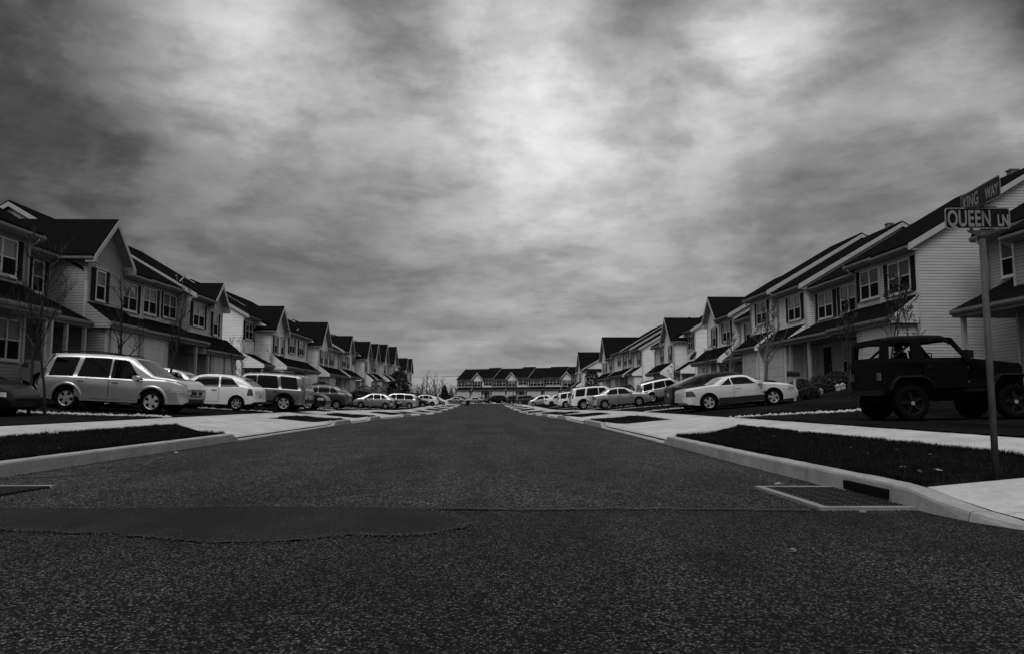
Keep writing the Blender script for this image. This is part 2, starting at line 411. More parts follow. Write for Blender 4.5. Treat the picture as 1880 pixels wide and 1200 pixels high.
# ground: one sheet out to the horizon, lying under road and pavements
EO = [.01, .12, .22, .5, .8, 1.1, 1.4, 1.65, 1.9, 2.1, 2.285, 2.32, 2.9, 3.42, 3.46, 4.0, 4.6, 5.1, 6, 6.9, 7.8, 9.2, 10.5, 11.3, 12.2, 14, 18, 26, 45, 80, 200, 600, 2500]
mb = MB(); rows = []
def flat(y): return -9 < y < 4.4
def under(s, e, y):
    """how far the turf lies below the finished surface: concrete and asphalt sheets sit on top"""
    if e < 2.3:
        for a, b in FULL[s]:
            k = splay(s, a, b) * max(0, e - .19)
            if a - k + .12 < y < b + k - .12: return -.006 if e > .2 else .12
        return .07
    if e < 3.45: return .06
    return -.012 if e < 3.5 else .004
for y in yst(-40, 5200):
    r = []
    for e in reversed(EO):
        x = edge(-1, y) - e; r.append((x, y, roadz(y) - .1) if flat(y) and e < 60 else (x, y, surf(x, y) - under(-1, e, y) + (0 if e < 3.5 else .02 * noise.noise((x, y, 0)))))
    for t in (0, .5, 1): r.append((lerp(edge(-1, y), edge(1, y), t), y, roadz(y) - .12))
    for e in EO:
        x = edge(1, y) + e; r.append((x, y, roadz(y) - .1) if flat(y) and e < 60 else (x, y, surf(x, y) - under(1, e, y) + (0 if e < 3.5 else .02 * noise.noise((x, y, 0)))))
    rows.append(r)
mb.grid(rows, M_turf); struct(mb, 'ground', fix=False)
# the road: main street plus the near junction, slightly crowned
mb = MB(); rows = []
def wig(x): return 6.88 + .04 * math.sin(x * 1.7) - .02 * x + .05 * noise.noise((x * 3, 0, 0)) + .03 * noise.noise((x * 11, 5, 0))
mb.grid([[(x, y if y < 6 else wig(x), roadz(y) + .003) for x in [-55, -30, -15] + [lerp(-12, 12, i / 300) for i in range(301)] + [15, 30, 55]] for y in (-8.5, 0, 3, 4.5, 5.2, 6.8)], M_coarse)
struct(mb, 'junction_road', fix=False)
mb = MB(); rows = []
for y in [6.7] + yst(7.25, 172):
    xl, xr = edge(-1, y), edge(1, y)
    ts = [i / 12 for i in range(13)] if y > 7.3 else [i / 120 for i in range(121)]
    if y > 7.3 and len(rows[-1]) > 13: mb.grid(rows, M_road); rows = [[rows[-1][q * 10] for q in range(13)]]
    rows.append([(lerp(xl - .02, xr + .02, t), y if y > 7 else wig(lerp(xl, xr, t)) + .002, roadz(y) + .004 - .0 + .03 * (1 - (2 * t - 1) ** 2) * min(1, max(0, (y - 5) / 10))) for t in ts])
mb.grid(rows, M_road); struct(mb, 'road', fix=False)
mb = MB()
mb = MB()
def farx(x, t):  # end street crossing at the top, running along the far terrace
    y = 168 - x * .50 + t
    return (x, y, max(surf(x, y), roadz(y)) + .05)
mb.grid([[farx(lerp(-30, 26, i / 56), t) for i in range(57)] for t in (-5, -3.4, -1.7, 0)], M_road)
struct(mb, 'end_street', fix=False)
mb = MB(); mb.grid([[farx(lerp(-30, 26, i / 56), t) for i in range(57)] for t in (.02, .03, 1.7)], M_conc)
mb.map(lambda x, y, z: (x, y, z + .12)); struct(mb, 'end_pavement', fix=False)
# tar patch and seam
def blobmesh(pts, z, m, name, jitter=.07, cut=.07, fringe=True):
    out = []
    n = len(pts)
    for i in range(n):
        a, b = Vector(pts[i] + (0,)), Vector(pts[(i + 1) % n] + (0,))
        k = max(1, int((b - a).length / cut))
        for j in range(k):
            p = a.lerp(b, j / k); w = noise.noise(p * 6) * jitter + noise.noise(p * 19) * jitter * .5
            out.append((p.x + w, p.y + noise.noise(p * 5 + Vector((9, 0, 0))) * jitter, z(p.x, p.y)))
    mb = MB(); mb.face(out, m)
    me = mb.build(name)
    bm = bmesh.new(); bm.from_mesh(me.data); bmesh.ops.triangulate(bm, faces=bm.faces); bm.to_mesh(me.data); bm.free()
    return me
PATCH = [(-6.0, 7.0), (-5.2, 7.06), (-4.35, 7.03), (-3.37, 6.97), (-2.35, 7.05), (-1.47, 7.02), (-0.78, 6.94), (-0.48, 6.76), (-0.3, 6.38), (-0.14, 6.1), (-0.21, 5.85), (-0.55, 5.53), (-1.01, 5.57), (-1.28, 5.4), (-1.54, 5.31), (-1.91, 5.32), (-2.27, 5.49), (-2.63, 5.61), (-3.16, 5.76), (-3.62, 5.86), (-4.6, 5.9), (-6.0, 5.8)]
def rz_(x, y): return roadz(y) + .004 + .03 * (1 - (2 * ((x - edge(-1, y)) / (edge(1, y) - edge(-1, y))) - 1) ** 2) * min(1, max(0, (y - 5) / 10))
tag(blobmesh(PATCH, lambda x, y: rz_(x, y) + .007, M_patch, 'asphalt_patch'), None, None, None, 'structure')
def strip(name, pts, w, m, dz=.006, jit=.025, label=None):
    L, Rr = [], []
    P = []
    for a, b in zip(pts, pts[1:]):
        a, b = Vector(a + (0,)), Vector(b + (0,)); k = max(1, int((b - a).length / .07))
        P += [a.lerp(b, j / k) for j in range(k)]
    P.append(Vector(pts[-1] + (0,)))
    for i, p in enumerate(P):
        d = (P[min(i + 1, len(P) - 1)] - P[max(0, i - 1)]).normalized(); nrm = Vector((-d.y, d.x, 0))
        o = noise.noise(p * 4) * jit; ww = w * (.5 + .9 * abs(noise.noise(p * 9 + Vector((3, 3, 3)))) + .3)
        a = p + nrm * (o + ww / 2); b = p + nrm * (o - ww / 2)
        L.append((a.x, a.y, rz_(a.x, a.y) + dz)); Rr.append((b.x, b.y, rz_(b.x, b.y) + dz))
    mb = MB(); mb.grid([L, Rr], m); return struct(mb, name, fix=False)
M_tar = mat('tar_line', .008, .7, .3, 20)
strip('road_seam', [(-.8, 6.96), (-0.39, 6.86), (0.46, 6.79), (1.43, 6.84), (2.75, 6.70)], .045, M_tar, .009, .05)
strip('patch_edge', PATCH[9:21], .012, M_tar, .011, .09)
strip('road_crack', [(-.1, 9.2), (.5, 8.9), (1.0, 9.1)], .025, M_tar, .006, .06)
strip('road_seam', [(-6.1, 80.6), (-1, 80.9), (3.6, 80.5)], .35, M_tar, .02, .1)
strip('road_crack', [(.2, 9.9), (.45, 9.1), (.1, 8.6), (.6, 8.1)], .03, M_tar, .006, .06)
strip('road_crack', [(-3.4, 15.5), (-2.9, 19), (-3.3, 24), (-3.0, 31)], .025, M_tar, .006, .12)
strip('road_crack', [(1.6, 13.2), (2.4, 13.6), (3.5, 13.3)], .02, M_tar, .006, .08)
strip('road_crack', [(-2.2, 12.5), (-1.2, 12.1), (-.3, 12.4)], .03, M_tar, .006, .08)
strip('road_seam', [(-6.1, 9.6), (-5.2, 10.1), (-4.9, 11.2), (-5.4, 12.4), (-5.7, 14)], .10, M_tar, .006, .12)

# kerbs
def kerb(s):
    mb = MB(); rows = []
    ys = [y for y in yst(7.2 if s > 0 else 4.5, 152)]
    extra = []
    for a, b in FULL[s]: extra += [a - .45, a, b, b + .45]
    ys = sorted(set([round(v, 3) for v in ys + [e for e in extra if ys[0] < e < ys[-1]]]))
    def sect(x, y, nx, ny, h, z):
        def P(e, zz): return (x + nx * e, y + ny * e, z + zz)
        r = min(.03, h * .6)
        return [P(0, -.15), P(0, 0), P(.012, h - r), P(.012 + r * .35, h - r * .3), P(.05, h), P(.19, h + .002), P(.19, -.15)]
    if s > 0:   # the corner sweeping into the near junction
        pts = [(6.9, 4.55), (6.2, 4.6), (5.2, 4.85), (4.5, 5.2), (4.1, 5.45), (3.9, 5.75), (3.78, 6.1), (3.73, 6.5), (3.72, 6.85), (3.72, 7.15)]
        hs = [.02, .02, .02, .022, .025, .045, .085, .135, .175, .19]
        for i, (p, h) in enumerate(zip(pts, hs)):
            a = Vector(pts[max(0, i - 1)]); b = Vector(pts[min(len(pts) - 1, i + 1)]); d = (b - a).normalized()
            rows.append(sect(p[0], p[1], d.y, -d.x, h, roadz(p[1])))
    for y in ys: rows.append(sect(edge(s, y), y, s, 0, hk(s, y), roadz(y)))
    def wear(x, y, z):
        k = .007 * noise.noise((x * 5, y * 5, z * 9)) + .004 * noise.noise((x * 17, y * 17, 3))
        return (x + k, y, z + k * .7 if z > roadz(y) + .03 else z)
    mb2 = MB(); mb2.grid([[wear(*p) for p in r_] for r_ in rows], M_kerb, False)
    return struct(mb2, 'kerb')
kr = kerb(1); kl = kerb(-1)
# pavements: walk plus driveway aprons as one concrete sheet per side
def inrange(s, y): return any(a <= y <= b for a, b in FULL[s])
for s in (1, -1):
    mb = MB(); rows = []
    for y in yst(6.9 if s > 0 else 4.5, 170):
        jj = .0
        rows.append([(edge(s, y) + s * e, y, surf(edge(s, y) + s * e, y) + .012) for e in (WALK0, 2.6, 3.0, 3.3, WALK1)])
    mb.grid(rows, M_conc)
    gaps = []
    F = FULL[s]
    for (a, b), (c, d) in zip(F, F[1:]): gaps.append((b, c))
    gaps.append((F[-1][1], 170))
    for gi, (a, b) in enumerate(gaps):
        k0 = splay(s, *F[gi]); k1 = splay(s, *F[gi + 1]) if gi + 1 < len(F) else .75
        rows = []; n = max(4, int((b - a) / .35))
        for i in range(n + 1):
            r_ = []
            for e in (.19, .4, .6, .85, 1.1, 1.4, 1.7, 2.0, WALK0):
                y = lerp(a + k0 * (e - .19), b - k1 * (e - .19), i / n)
                x = edge(s, y) + s * e; r_.append((x, y, surf(x, y) + .010))
            rows.append(r_)
        mb.grid(rows, M_conc)
    if s > 0:   # ramp pad at the junction corner
        rr = []
        for y, x0 in ((4.6, 6.2), (4.95, 5.05), (5.3, 4.5), (5.7, 4.12), (6.1, 3.98), (6.5, 3.92), (6.9, 3.91)):
            rr.append([(lerp(x0, max(x0 + .3, 7.19), t), y, roadz(y) + lerp(itp([(4.6, .022), (5.7, .03), (6.9, .18)], y), lerp(.03, .3, (y - 4.6) / 2.3), min(1, t * 2.4)) + .006) for t in (0, .12, .3, .6, 1)])
        mb.grid(rr, M_conc)
    struct(mb, 'pavement', fix=False)
    mb = MB()
    # expansion joints along the apron edge
    for a, b in gaps[:4]:
        mb.grid([[(edge(s, y) + s * e, y, surf(edge(s, y) + s * .3, y) + .011) for y in [lerp(a, b, i / 20) for i in range(21)]] for e in (.28, .295)], M_tar)
        for e0, e1, yy in ((.3, 1.9, a + .9), (.3, 1.9, b - .9)):
            mb.grid([[(edge(s, y) + s * e, y, surf(edge(s, y) + s * e, y) + .011) for e in (e0, 1.0, 1.5, e1)] for y in (yy, yy + .02)], M_tar)
    struct(mb, 'pavement_joint', fix=False)
# driveways
DRV = {1: [(10.5, 22.6), (24.4, 36.2), (38.4, 47.5), (49.4, 59), (61, 71), (73, 84), (86, 98), (100, 112), (114, 126)],
       -1: [(12, 22.9), (24.3, 33.7), (35.2, 47.3), (48.8, 57), (60, 68), (71, 83), (85, 95), (98, 110), (113, 125), (130, 142)]}
for s in (1, -1):
    mb = MB()
    for a, b in DRV[s]:
        rows = []
        n = int((b - a) / .5)
        for i in range(n + 1):
            y = lerp(a, b, i / n)
            rows.append([(edge(s, y) + s * e, y, surf(edge(s, y) + s * e, y) + .03) for e in (3.47, 4.0, 4.6, 5.1, 6, 6.9, 7.8, 9.2, 10.5, 11.3, 12.2, 13.0)])
        mb.grid(rows, M_drive)
    struct(mb, 'driveway', fix=False)

# ------------------------------------------------------------------ storm drains, covers
def storm_drain(x0, x1, y0, y1, label, skew=0):
    r = empty('storm_drain', ((x0 + x1) / 2, (y0 + y1) / 2, roadz(y0)), 0, label, 'drain')
    def L(x, y, z): return (x - r.location.x, y - r.location.y, z)
    w = .085
    f = MB()
    for a, b, c, d in ((x0, x1, y0, y0 + w), (x0, x1, y1 - w, y1), (x0, x0 + w, y0 + w + .002, y1 - w - .002)):
        f.box(a, b, c, d, -.1, .028, M_frame)
    f.map(lambda x, y, z: L(x + skew * (y - y0), y, z + rz_(x, y) - r.location.z)); f.build('frame', r)
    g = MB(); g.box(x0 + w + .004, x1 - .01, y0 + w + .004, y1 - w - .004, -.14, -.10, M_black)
    nb = 16
    for i in range(nb):
        y = lerp(y0 + w + .03, y1 - w - .03, i / (nb - 1)); g.box(x0 + w + .004, x1 - .01, y - .012, y + .012, -.03, .0, M_iron)
    for i in range(5):
        x = lerp(x0 + w + .05, x1 - .05, i / 4); g.box(x - .012, x + .012, y0 + w + .004, y1 - w - .004, -.035, -.004, M_iron)
    g.map(lambda x, y, z: L(x + skew * (y - y0), y, z + rz_(x, y) - r.location.z + .028)); g.build('grate', r)
    return r
dr = storm_drain(2.86, 3.70, 6.72, 8.42, 'storm drain grate in a concrete frame at the right kerb near the street sign')
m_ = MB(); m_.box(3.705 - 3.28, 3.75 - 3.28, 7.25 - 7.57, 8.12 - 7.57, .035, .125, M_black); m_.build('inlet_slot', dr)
dl = storm_drain(-6.10, -4.95, 7.3, 8.7, 'storm drain grate with concrete rim at the left kerb', .12)
mc = empty('water_cover', (-7.2, 32.2, surf(-7.2, 32.2) + .012), 0, 'round black cover set in the pale pavement beside the left kerb stub', 'cover')
m_ = MB(); m_.prism([(math.cos(t) * .26, math.sin(t) * .26) for t in [2 * PI * i / 24 for i in range(24)]], lambda p, t: (p[0], p[1], t), 0, .012, M_iron)
m_.build('lid', mc)
m_ = MB(); rows = [[(math.cos(t) * q, math.sin(t) * q, z) for t in [2 * PI * i / 24 for i in range(25)]] for q, z in ((.262, 0), (.262, .016), (.31, .014), (.312, 0))]
m_.grid(rows, M_iron); m_.build('rim', mc)

# ------------------------------------------------------------------ grass on the near verges
def grass_field(name, s, y0, y1, n, e0, e1, seed, h=.055, fn=None):
    rnd = random.Random(seed); mb = MB(); k = mb.mi(M_lawnblade)
    for i in range(n):
        y = y0 + (y1 - y0) * rnd.random(); e = e0 + (e1 - e0) * rnd.random()
        if rnd.random() < .35: e = e1 - abs(rnd.gauss(0, .06)) if rnd.random() < .6 else e0 + abs(rnd.gauss(0, .04))
        if fn and not fn(e, y): continue
        if noise.noise((y * 1.1, e * 1.7, 4)) + .5 * noise.noise((y * 4, e * 5, 1)) > .38 and rnd.random() < .8: continue
        x = edge(s, y) + s * e; z = surf(x, y) - .006
        hh = h * rnd.uniform(.4, 1.25) * (1 + .9 * max(0, noise.noise((x * 1.3, y * 1.3, 2)))); a = rnd.uniform(0, PI); w = rnd.uniform(.003, .007)
        lx, ly = rnd.gauss(0, .35) * hh, rnd.gauss(0, .35) * hh
        c, d = math.cos(a) * w, math.sin(a) * w
        j = len(mb.v); mb.v += [(x - c, y - d, z), (x + c, y + d, z), (x + lx, y + ly, z + hh)]
        mb.f.append((j, j + 1, j + 2)); mb.m.append(k); mb.sm.append(False)
    o = mb.build(name, fix=False); return tag(o, 'short dark grass growing on the verges between kerb and pavement', 'grass', None, 'stuff')
def rverge(e, y): return 7.05 < y < 16.9 + 1.15 * (e - .19) - .05
def lverge(e, y): return y < 18.5 + 1.15 * (e - .19) - .05
g1 = grass_field('grass', 1, 7.0, 19.6, 52000, .2, 2.33, 1, .06, rverge)
g2 = grass_field('grass', -1, 9, 21.2, 34000, .2, 2.33, 2, .06, lverge)
for s in (1, -1):
    for a, b in FULL[s][1:4]: grass_field('grass', s, a, b, 3000, .3, 2.3, 5 + a, .06)

# rows of rock beside the driveways
def rocks(x0, x1, y, n, seed, big=.09):
    rnd = random.Random(seed); mb = MB()
    for i in range(n):
        x = lerp(x0, x1, rnd.random()); yy = y + rnd.gauss(0, .10); r = rnd.uniform(.03, big)
        z = surf(x, yy) + r * .25
        a = rnd.uniform(0, PI)
        vs = []
        for th in (0, 1, 2, 3, 4):
            vs.append((x + math.cos(a + th * 1.257) * r * rnd.uniform(.8, 1.3), yy + math.sin(a + th * 1.257) * r * rnd.uniform(.7, 1.1), z + rnd.uniform(-.2, .1) * r))
        top = (x + rnd.uniform(-.3, .3) * r, yy, z + r * rnd.uniform(.4, .8)); bot = (x, yy, z - r)
        for q in range(5):
            mb.face([vs[q], vs[(q + 1) % 5], top], M_rock); mb.face([vs[(q + 1) % 5], vs[q], bot], M_rock)
    o = mb.build('stone_edging'); return tag(o, 'row of pale broken stones edging the driveways', 'stone edging', None, 'stuff')
rocks(7.3, 11.8, 23.5, 260, 1); rocks(-9.7, -14.6, 23.6, 260, 2); rocks(7.4, 10.4, 37.3, 150, 3); rocks(7.4, 11.5, 48.5, 110, 4, .07)
rocks(-9.7, -13, 34.5, 150, 5); rocks(-9.7, -12.3, 48, 120, 6); rocks(12.8, 15.0, 37.2, 120, 9, .08)
rocks(7.4, 11.5, 60, 90, 7, .07); rocks(-9.7, -13.5, 58.5, 90, 8, .07); rocks(7.4, 12, 72, 90, 10, .08); rocks(-9.7, -13.5, 69.6, 90, 11, .08)
rocks(-9.7, -14, 84, 90, 12, .09); rocks(-9.7, -14, 96.5, 90, 13, .09); rocks(7.4, 12, 85, 90, 14, .09); rocks(7.4, 12, 99, 90, 15, .09)

# ------------------------------------------------------------------ houses
PITCH = .60
B11 = (1, 1)
PZ0, PZ1 = 2.42, 3.28
HN = [0]
WR = random.Random(3)
def window(root, dF, u0, u1, z0, z1, dbl, sh=(1, 1), blinds=False, single_sash=True):
    f = MB(); fr = .07; blinds = blinds or WR.random() < .42
    # casing, mullion and meeting rails, all standing just proud of the wall face (d = dF, street is towards -d)
    f.box(dF - .05, dF + .02, u0, u1, z0, z0 + fr, M_frame_w); f.box(dF - .05, dF + .02, u0, u1, z1 - fr, z1, M_frame_w)
    f.box(dF - .05, dF + .02, u0, u0 + fr, z0 + fr, z1 - fr, M_frame_w); f.box(dF - .05, dF + .02, u1 - fr, u1, z0 + fr, z1 - fr, M_frame_w)
    f.box(dF - .075, dF + .02, u0 - .03, u1 + .03, z0 - .05, z0 - .002, M_frame_w)
    zm = (z0 + z1) / 2; um = (u0 + u1) / 2
    f.box(dF - .038, dF + .02, u0 + fr, u1 - fr, zm - .025, zm + .025, M_frame_w)
    if dbl: f.box(dF - .044, dF + .02, um - .05, um + .05, z0 + fr, z1 - fr, M_frame_w)
    w = f.build('window', root)
    p = MB(); p.box(dF - .012, dF + .01, u0 + fr, u1 - fr, zm + .025, z1 - fr, M_pane2 if blinds else M_pane)
    p.box(dF - .022, dF + .01, u0 + fr, u1 - fr, z0 + fr, zm - .025, M_pane_dark)
    p.build('pane', w)
    sw = .34
    for k, a in ((0, u0 - sw - .02), (1, u1 + .02)):
        if sh[k]:
            s = MB(); s.box(dF - .035, dF + .01, a, a + sw, z0 - .04, z1 + .03, M_shutter)
            for q in range(12):
                zz = lerp(z0 + .03, z1 - .04, q / 11); s.box(dF - .05, dF - .036, a + .045, a + sw - .045, zz - .018, zz + .016, M_shutter)
            s.build('shutter', root)

def house(s, X, y0, y1, ze, segs, label, group, sid=0, pent=None, items=(), gable_near=True, ridge_dz=0.0, depth=11.0,
          base=None, vents=(), rz=None, origin=None, chim=True):
    """segs: (ya, yb, recess, kind, [(yc, double, (shutterL, shutterR), blinds)]) ; kind 'g' adds a street-facing gable.
       u runs along the street away from the camera, d into the house."""
    zb = base if base is not None else ze - 5.25
    if origin is None: root = empty('town_house', (X, y0, zb), 0, label, 'house', group)
    else: root = empty('town_house', origin, rz, label, 'house', group)
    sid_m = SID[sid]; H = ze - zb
    wl, rf, tr = MB(), MB(), MB()
    gut = MB()
    dmin = min(q[2] for q in segs)
    zr = H + .08 + PITCH * (depth / 2 + .35) + ridge_dz          # ridge height above base
    dr_ = depth / 2
    T = .16
    for i, (a, b, rec, kind, wins) in enumerate(segs):
        a -= y0; b -= y0
        first, last = i == 0, i == len(segs) - 1
        ov0 = .22 if first else 0.0; ov1 = .22 if last else 0.0
        ee = H + ridge_dz                                        # eave height
        de = rec - .38
        zeave = zr - PITCH * (dr_ - de)
        wt = zr - PITCH * (dr_ - rec) - .02
        zme = zeave
        if kind == 'g': zeave = H - .0
        # wall block, closed, top following the roof
        prof = [(rec, -1.4), (rec, wt - .12), (dr_, zr - .16), (depth, zr - PITCH * dr_ - .16), (depth, -1.4)]
        wl.prism(prof, lambda p, t: (p[0], t, p[1]), a + .001, b - .001, sid_m)
        # roof planes
        dg_ = rec + .17 if kind == 'g' else de
        zg_ = zr - PITCH * (dr_ - dg_)
        front = [(dg_, zg_), (dr_, zr), (dr_, zr + T * .8), (dg_, zg_ + T)]
        rf.prism(front, lambda p, t: (p[0], t, p[1]), a - ov0, b + ov1, M_roof)
        zbk = zr - PITCH * (depth + .3 - dr_)
        rf.prism([(dr_ + .001, zr), (depth + .3, zbk), (depth + .3, zbk + T), (dr_ + .001, zr + T * .8)], lambda p, t: (p[0], t, p[1]), a - ov0, b + ov1, M_roof)
        # soffit, fascia, gutter
        if kind != 'g':
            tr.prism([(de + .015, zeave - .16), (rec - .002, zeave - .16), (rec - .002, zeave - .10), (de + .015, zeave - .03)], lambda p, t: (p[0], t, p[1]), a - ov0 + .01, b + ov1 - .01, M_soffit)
            gut = MB(); gut.prism([(de + .01, zeave + .03), (de - .11, zeave + .03), (de - .11, zeave - .05), (de - .07, zeave - .11), (de + .01, zeave - .11)], lambda p, t: (p[0], t, p[1]), a - ov0, b + ov1, M_gutter); gut.build('gutter', root)
        # rake boards on both ends of the house
        for end, uu, oo in ((first, a - .22, -.03), (last, b + .22, .03)):
            if end:
                zs_ = zeave; zeave = zme
                u_a, u_b = sorted((uu + oo, uu))
                tr.prism([(de - .02, zeave - .17), (dr_, zr - .19), (dr_, zr + .03), (de - .02, zeave + .10)], lambda p, t: (p[0], t, p[1]), u_a, u_b, M_trim)
                tr.prism([(dr_ + .002, zr - .19), (depth + .3, zbk - .17), (depth + .3, zbk + .10), (dr_ + .002, zr + .03)], lambda p, t: (p[0], t, p[1]), u_a, u_b, M_trim)
                v_a, v_b = sorted((uu, uu - (.215 if oo > 0 else -.215)))
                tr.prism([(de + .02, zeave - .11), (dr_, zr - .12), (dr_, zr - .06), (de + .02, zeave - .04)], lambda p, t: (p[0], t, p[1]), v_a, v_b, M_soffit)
                zeave = zs_
        # corner boards
        for uu in (a, b):
            tr.box(rec - .022, rec + .10, uu - .022 if uu == a else uu - .10, uu + .10 if uu == a else uu + .022, -1.0, wt - .3, M_trim)
        if kind == 'g':
            gp = 1.02; uc = (a + b) / 2; hw = (b - a) / 2 + .26; top = zeave + .02 + gp * hw; bk = dr_ - (zr - top) / PITCH + .05
            bk = min(bk, dr_)
            # gable wall
            wl.prism([(a + .002, min(wt - .3, zeave - .4)), (b - .002, min(wt - .3, zeave - .4)), (b - .002, zeave - .02 + gp * .24), (uc, top - .10), (a + .002, zeave - .02 + gp * .24)], lambda p, t: (t, p[0], p[1]), rec - .001, rec + max(.16, min(2.6, bk - rec - .5)), sid_m)
            for sg in (-1, 1):
                P = lambda p, t: (t, uc + sg * p[0], p[1])
                rf.prism([(0, top), (hw, top - gp * hw), (hw, top - gp * hw + .16), (0, top + .17)], P, rec - .40, bk, M_roof)
                tr.prism([(0, top - .19), (hw + .01, top - gp * hw - .17), (hw + .01, top - gp * hw + .10), (0, top + .10)], P, rec - .43, rec - .401, M_trim)
                tr.prism([(0.0, top - .09), (hw, top - gp * hw - .06), (hw, top - gp * hw - .01), (0.0, top - .03)], P, rec - .399, rec - .002, M_soffit)
                tr.prism([(hw - .25, zeave - .17), (hw + .01, zeave - .17), (hw + .01, zeave + .05), (hw - .25, zeave + .26)], P, rec - .399, rec - .003, M_trim)
                g0 = rec - .36; g1_ = rec + 1.2
                gut = MB(); gut.prism([(hw - .01, top - gp * hw + .04), (hw + .10, top - gp * hw + .04), (hw + .10, top - gp * hw - .05), (hw - .01, top - gp * hw - .08)], P, g0, g1_, M_gutter); gut.build('gutter', root)
        # windows
        for (yc, dbl, sh, bl) in wins:
            uc_ = yc - y0; hwid = .88 if dbl else .42
            zt = zeave - .34
            window(root, rec, uc_ - hwid, uc_ + hwid, zt - 1.36, zt, dbl, sh, bl)
            if kind == 'g':
                tr.box(rec - .07, rec - .002, uc_ - hwid - .12, uc_ + hwid + .12, zt + .04, zt + .13, M_trim)
        # downspout
        if kind != 'g' and (last or segs[i + 1][2] < rec - .1):
            ud = b - .16
            ds = MB(); ds.tube([(de - .04, ud, zeave - .1), (de + .02, ud, zeave - .25), (rec - .06, ud, zeave - .42), (rec - .06, ud, zeave - 1.95)], .04, M_trim, 6); ds.build('downspout', root)
    wl.build('wall', root); rf.build('roof', root); tr.build('trim', root)
    # pent roof over the ground floor
    if pent:
        for (a, b, do, zo, zi, di) in pent:
            a -= y0; b -= y0
            m = MB(); m.prism([(do, zo), (di, zi), (di, zi + .13), (do, zo + .13)], lambda p, t: (p[0], t, p[1]), a, b, M_roof)
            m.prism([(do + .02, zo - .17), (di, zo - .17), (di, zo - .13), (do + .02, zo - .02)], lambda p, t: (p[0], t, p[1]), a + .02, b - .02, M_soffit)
            pr = m.build('pent_roof', root)
            m = MB(); m.prism([(do + .01, zo + .10), (do - .11, zo + .10), (do - .11, zo + .0), (do - .07, zo - .07), (do + .01, zo - .07)], lambda p, t: (p[0], t, p[1]), a - .02, b + .02, M_gutter); m.build('gutter', pr)
            for uu in (a - .03, b + .002):
                m = MB(); m.prism([(do, zo - .16), (di, zo - .16), (di, zi - .02), (di, zi + .10), (do, zo + .10)], lambda p, t: (p[0], t, p[1]), uu, uu + .028, SID[sid]); m.build('gable_board', pr)
    for it in items:
        k = it[0]
        if k == 'garage':
            _, a, b, dF, h = it; a -= y0; b -= y0
            if pent:
                po = min(p_[2] for p_ in pent) + .22
                if pent and po < dF - .3:
                    hb = PZ0 - .185 + (pent[0][3] - PZ0)
                    bw = MB(); bw.box(po, dF - .004, a - .42, b + .42, -1.0, hb, SID[sid])
                    bw.box(po - .02, po + .08, a - .44, a - .34, -1.0, hb, M_trim); bw.box(po - .02, po + .08, b + .34, b + .44, -1.0, hb, M_trim)
                    bw.build('garage_bay', root); dF = po
            m = MB(); m.box(dF - .03, dF + .03, a - .12, b + .12, h, h + .14, M_trim)
            m.box(dF - .03, dF + .03, a - .12, a, -.3, h, M_trim); m.box(dF - .03, dF + .03, b, b + .12, -.3, h, M_trim)
            m.box(dF - .012, dF + .03, a, b, -.3, h, M_gdoor)
            for q in range(4):
                za, zb2 = lerp(.02, h, q / 4), lerp(.02, h, (q + 1) / 4)
                npn = max(2, int((b - a) / .62))
                for r_ in range(npn):
                    ua, ub = lerp(a, b, r_ / npn), lerp(a, b, (r_ + 1) / npn)
                    m.box(dF - .024, dF - .013, ua + .07, ub - .07, za + .07, zb2 - .07, M_gdoor)
            g = m.build('garage_door', root)
        elif k == 'door':
            _, a, b, dF, h = it; a -= y0; b -= y0
            m = MB(); m.box(dF - .04, dF + .02, a - .09, a, 0, h, M_trim); m.box(dF - .04, dF + .02, b, b + .09, 0, h, M_trim); m.box(dF - .04, dF + .02, a - .09, b + .09, h, h + .1, M_trim)
            m.box(dF - .02, dF + .02, a, b, 0, h, M_door); dd = m.build('door', root)
            m = MB(); m.tube([(dF - .09, a + .08, 1.0), (dF - .09, a + .08, 1.12)], .02, M_rim, 6); m.build('handle', dd)
        elif k == 'post':
            _, yy, dd, h = it; u = yy - y0
            m = MB(); m.box(dd - .07, dd + .07, u - .07, u + .07, -.4, h - .1, M_trim); m.box(dd - .1, dd + .1, u - .1, u + .1, h - .1, h, M_trim)
            m.box(dd - .1, dd + .1, u - .1, u + .1, -.4, .12, M_trim); m.build('porch_post', root)
        elif k == 'win':
            _, yc, dF, dbl, zt = it; window(root, dF, yc - y0 - (.8 if dbl else .42), yc - y0 + (.8 if dbl else .42), zt - 1.5, zt, dbl, (0, 0))
        elif k == 'shadebay':   # recessed porch behind the posts
            _, a, b, d0, h = it; a -= y0; b -= y0
            m = MB(); m.box(d0 - .012, d0 + .01, a, b, -.2, h, SID[sid]); m.build('porch_wall', root)
        elif k == 'stone':
            _, a, b, dF, h = it; m = MB(); m.box(dF - .14, dF + .01, a - y0, b - y0, -.8, h, M_stone); m.box(dF - .17, dF + .01, a - y0 - .02, b - y0 + .02, h, h + .06, M_trim); m.build('stone_base', root)
        elif k == 'dish':
            _, yy, dd, zz, sz, az = it; m = MB(); c = Vector((dd, yy - y0, zz))
            rows = []; ax = Vector((math.cos(az), math.sin(az), .75)).normalized(); t1 = ax.cross(Vector((0, 0, 1))).normalized(); t2 = ax.cross(t1)
            ctr = c + Vector((0, 0, .55 * sz / .4))
            for q in range(6):
                rr = sz * q / 5; rows.append([ctr + ax * (rr * rr * .45) + (t1 * math.cos(t) + t2 * math.sin(t)) * rr for t in [2 * PI * w / 20 for w in range(20)]])
            m.grid(rows, M_dish, True, True)
            m.tube([c, c + Vector((0, 0, .3)), ctr], .025, M_dish, 6); m.tube([ctr - t2 * sz * -.9, ctr + ax * sz * 1.0], .012, M_dish, 5)
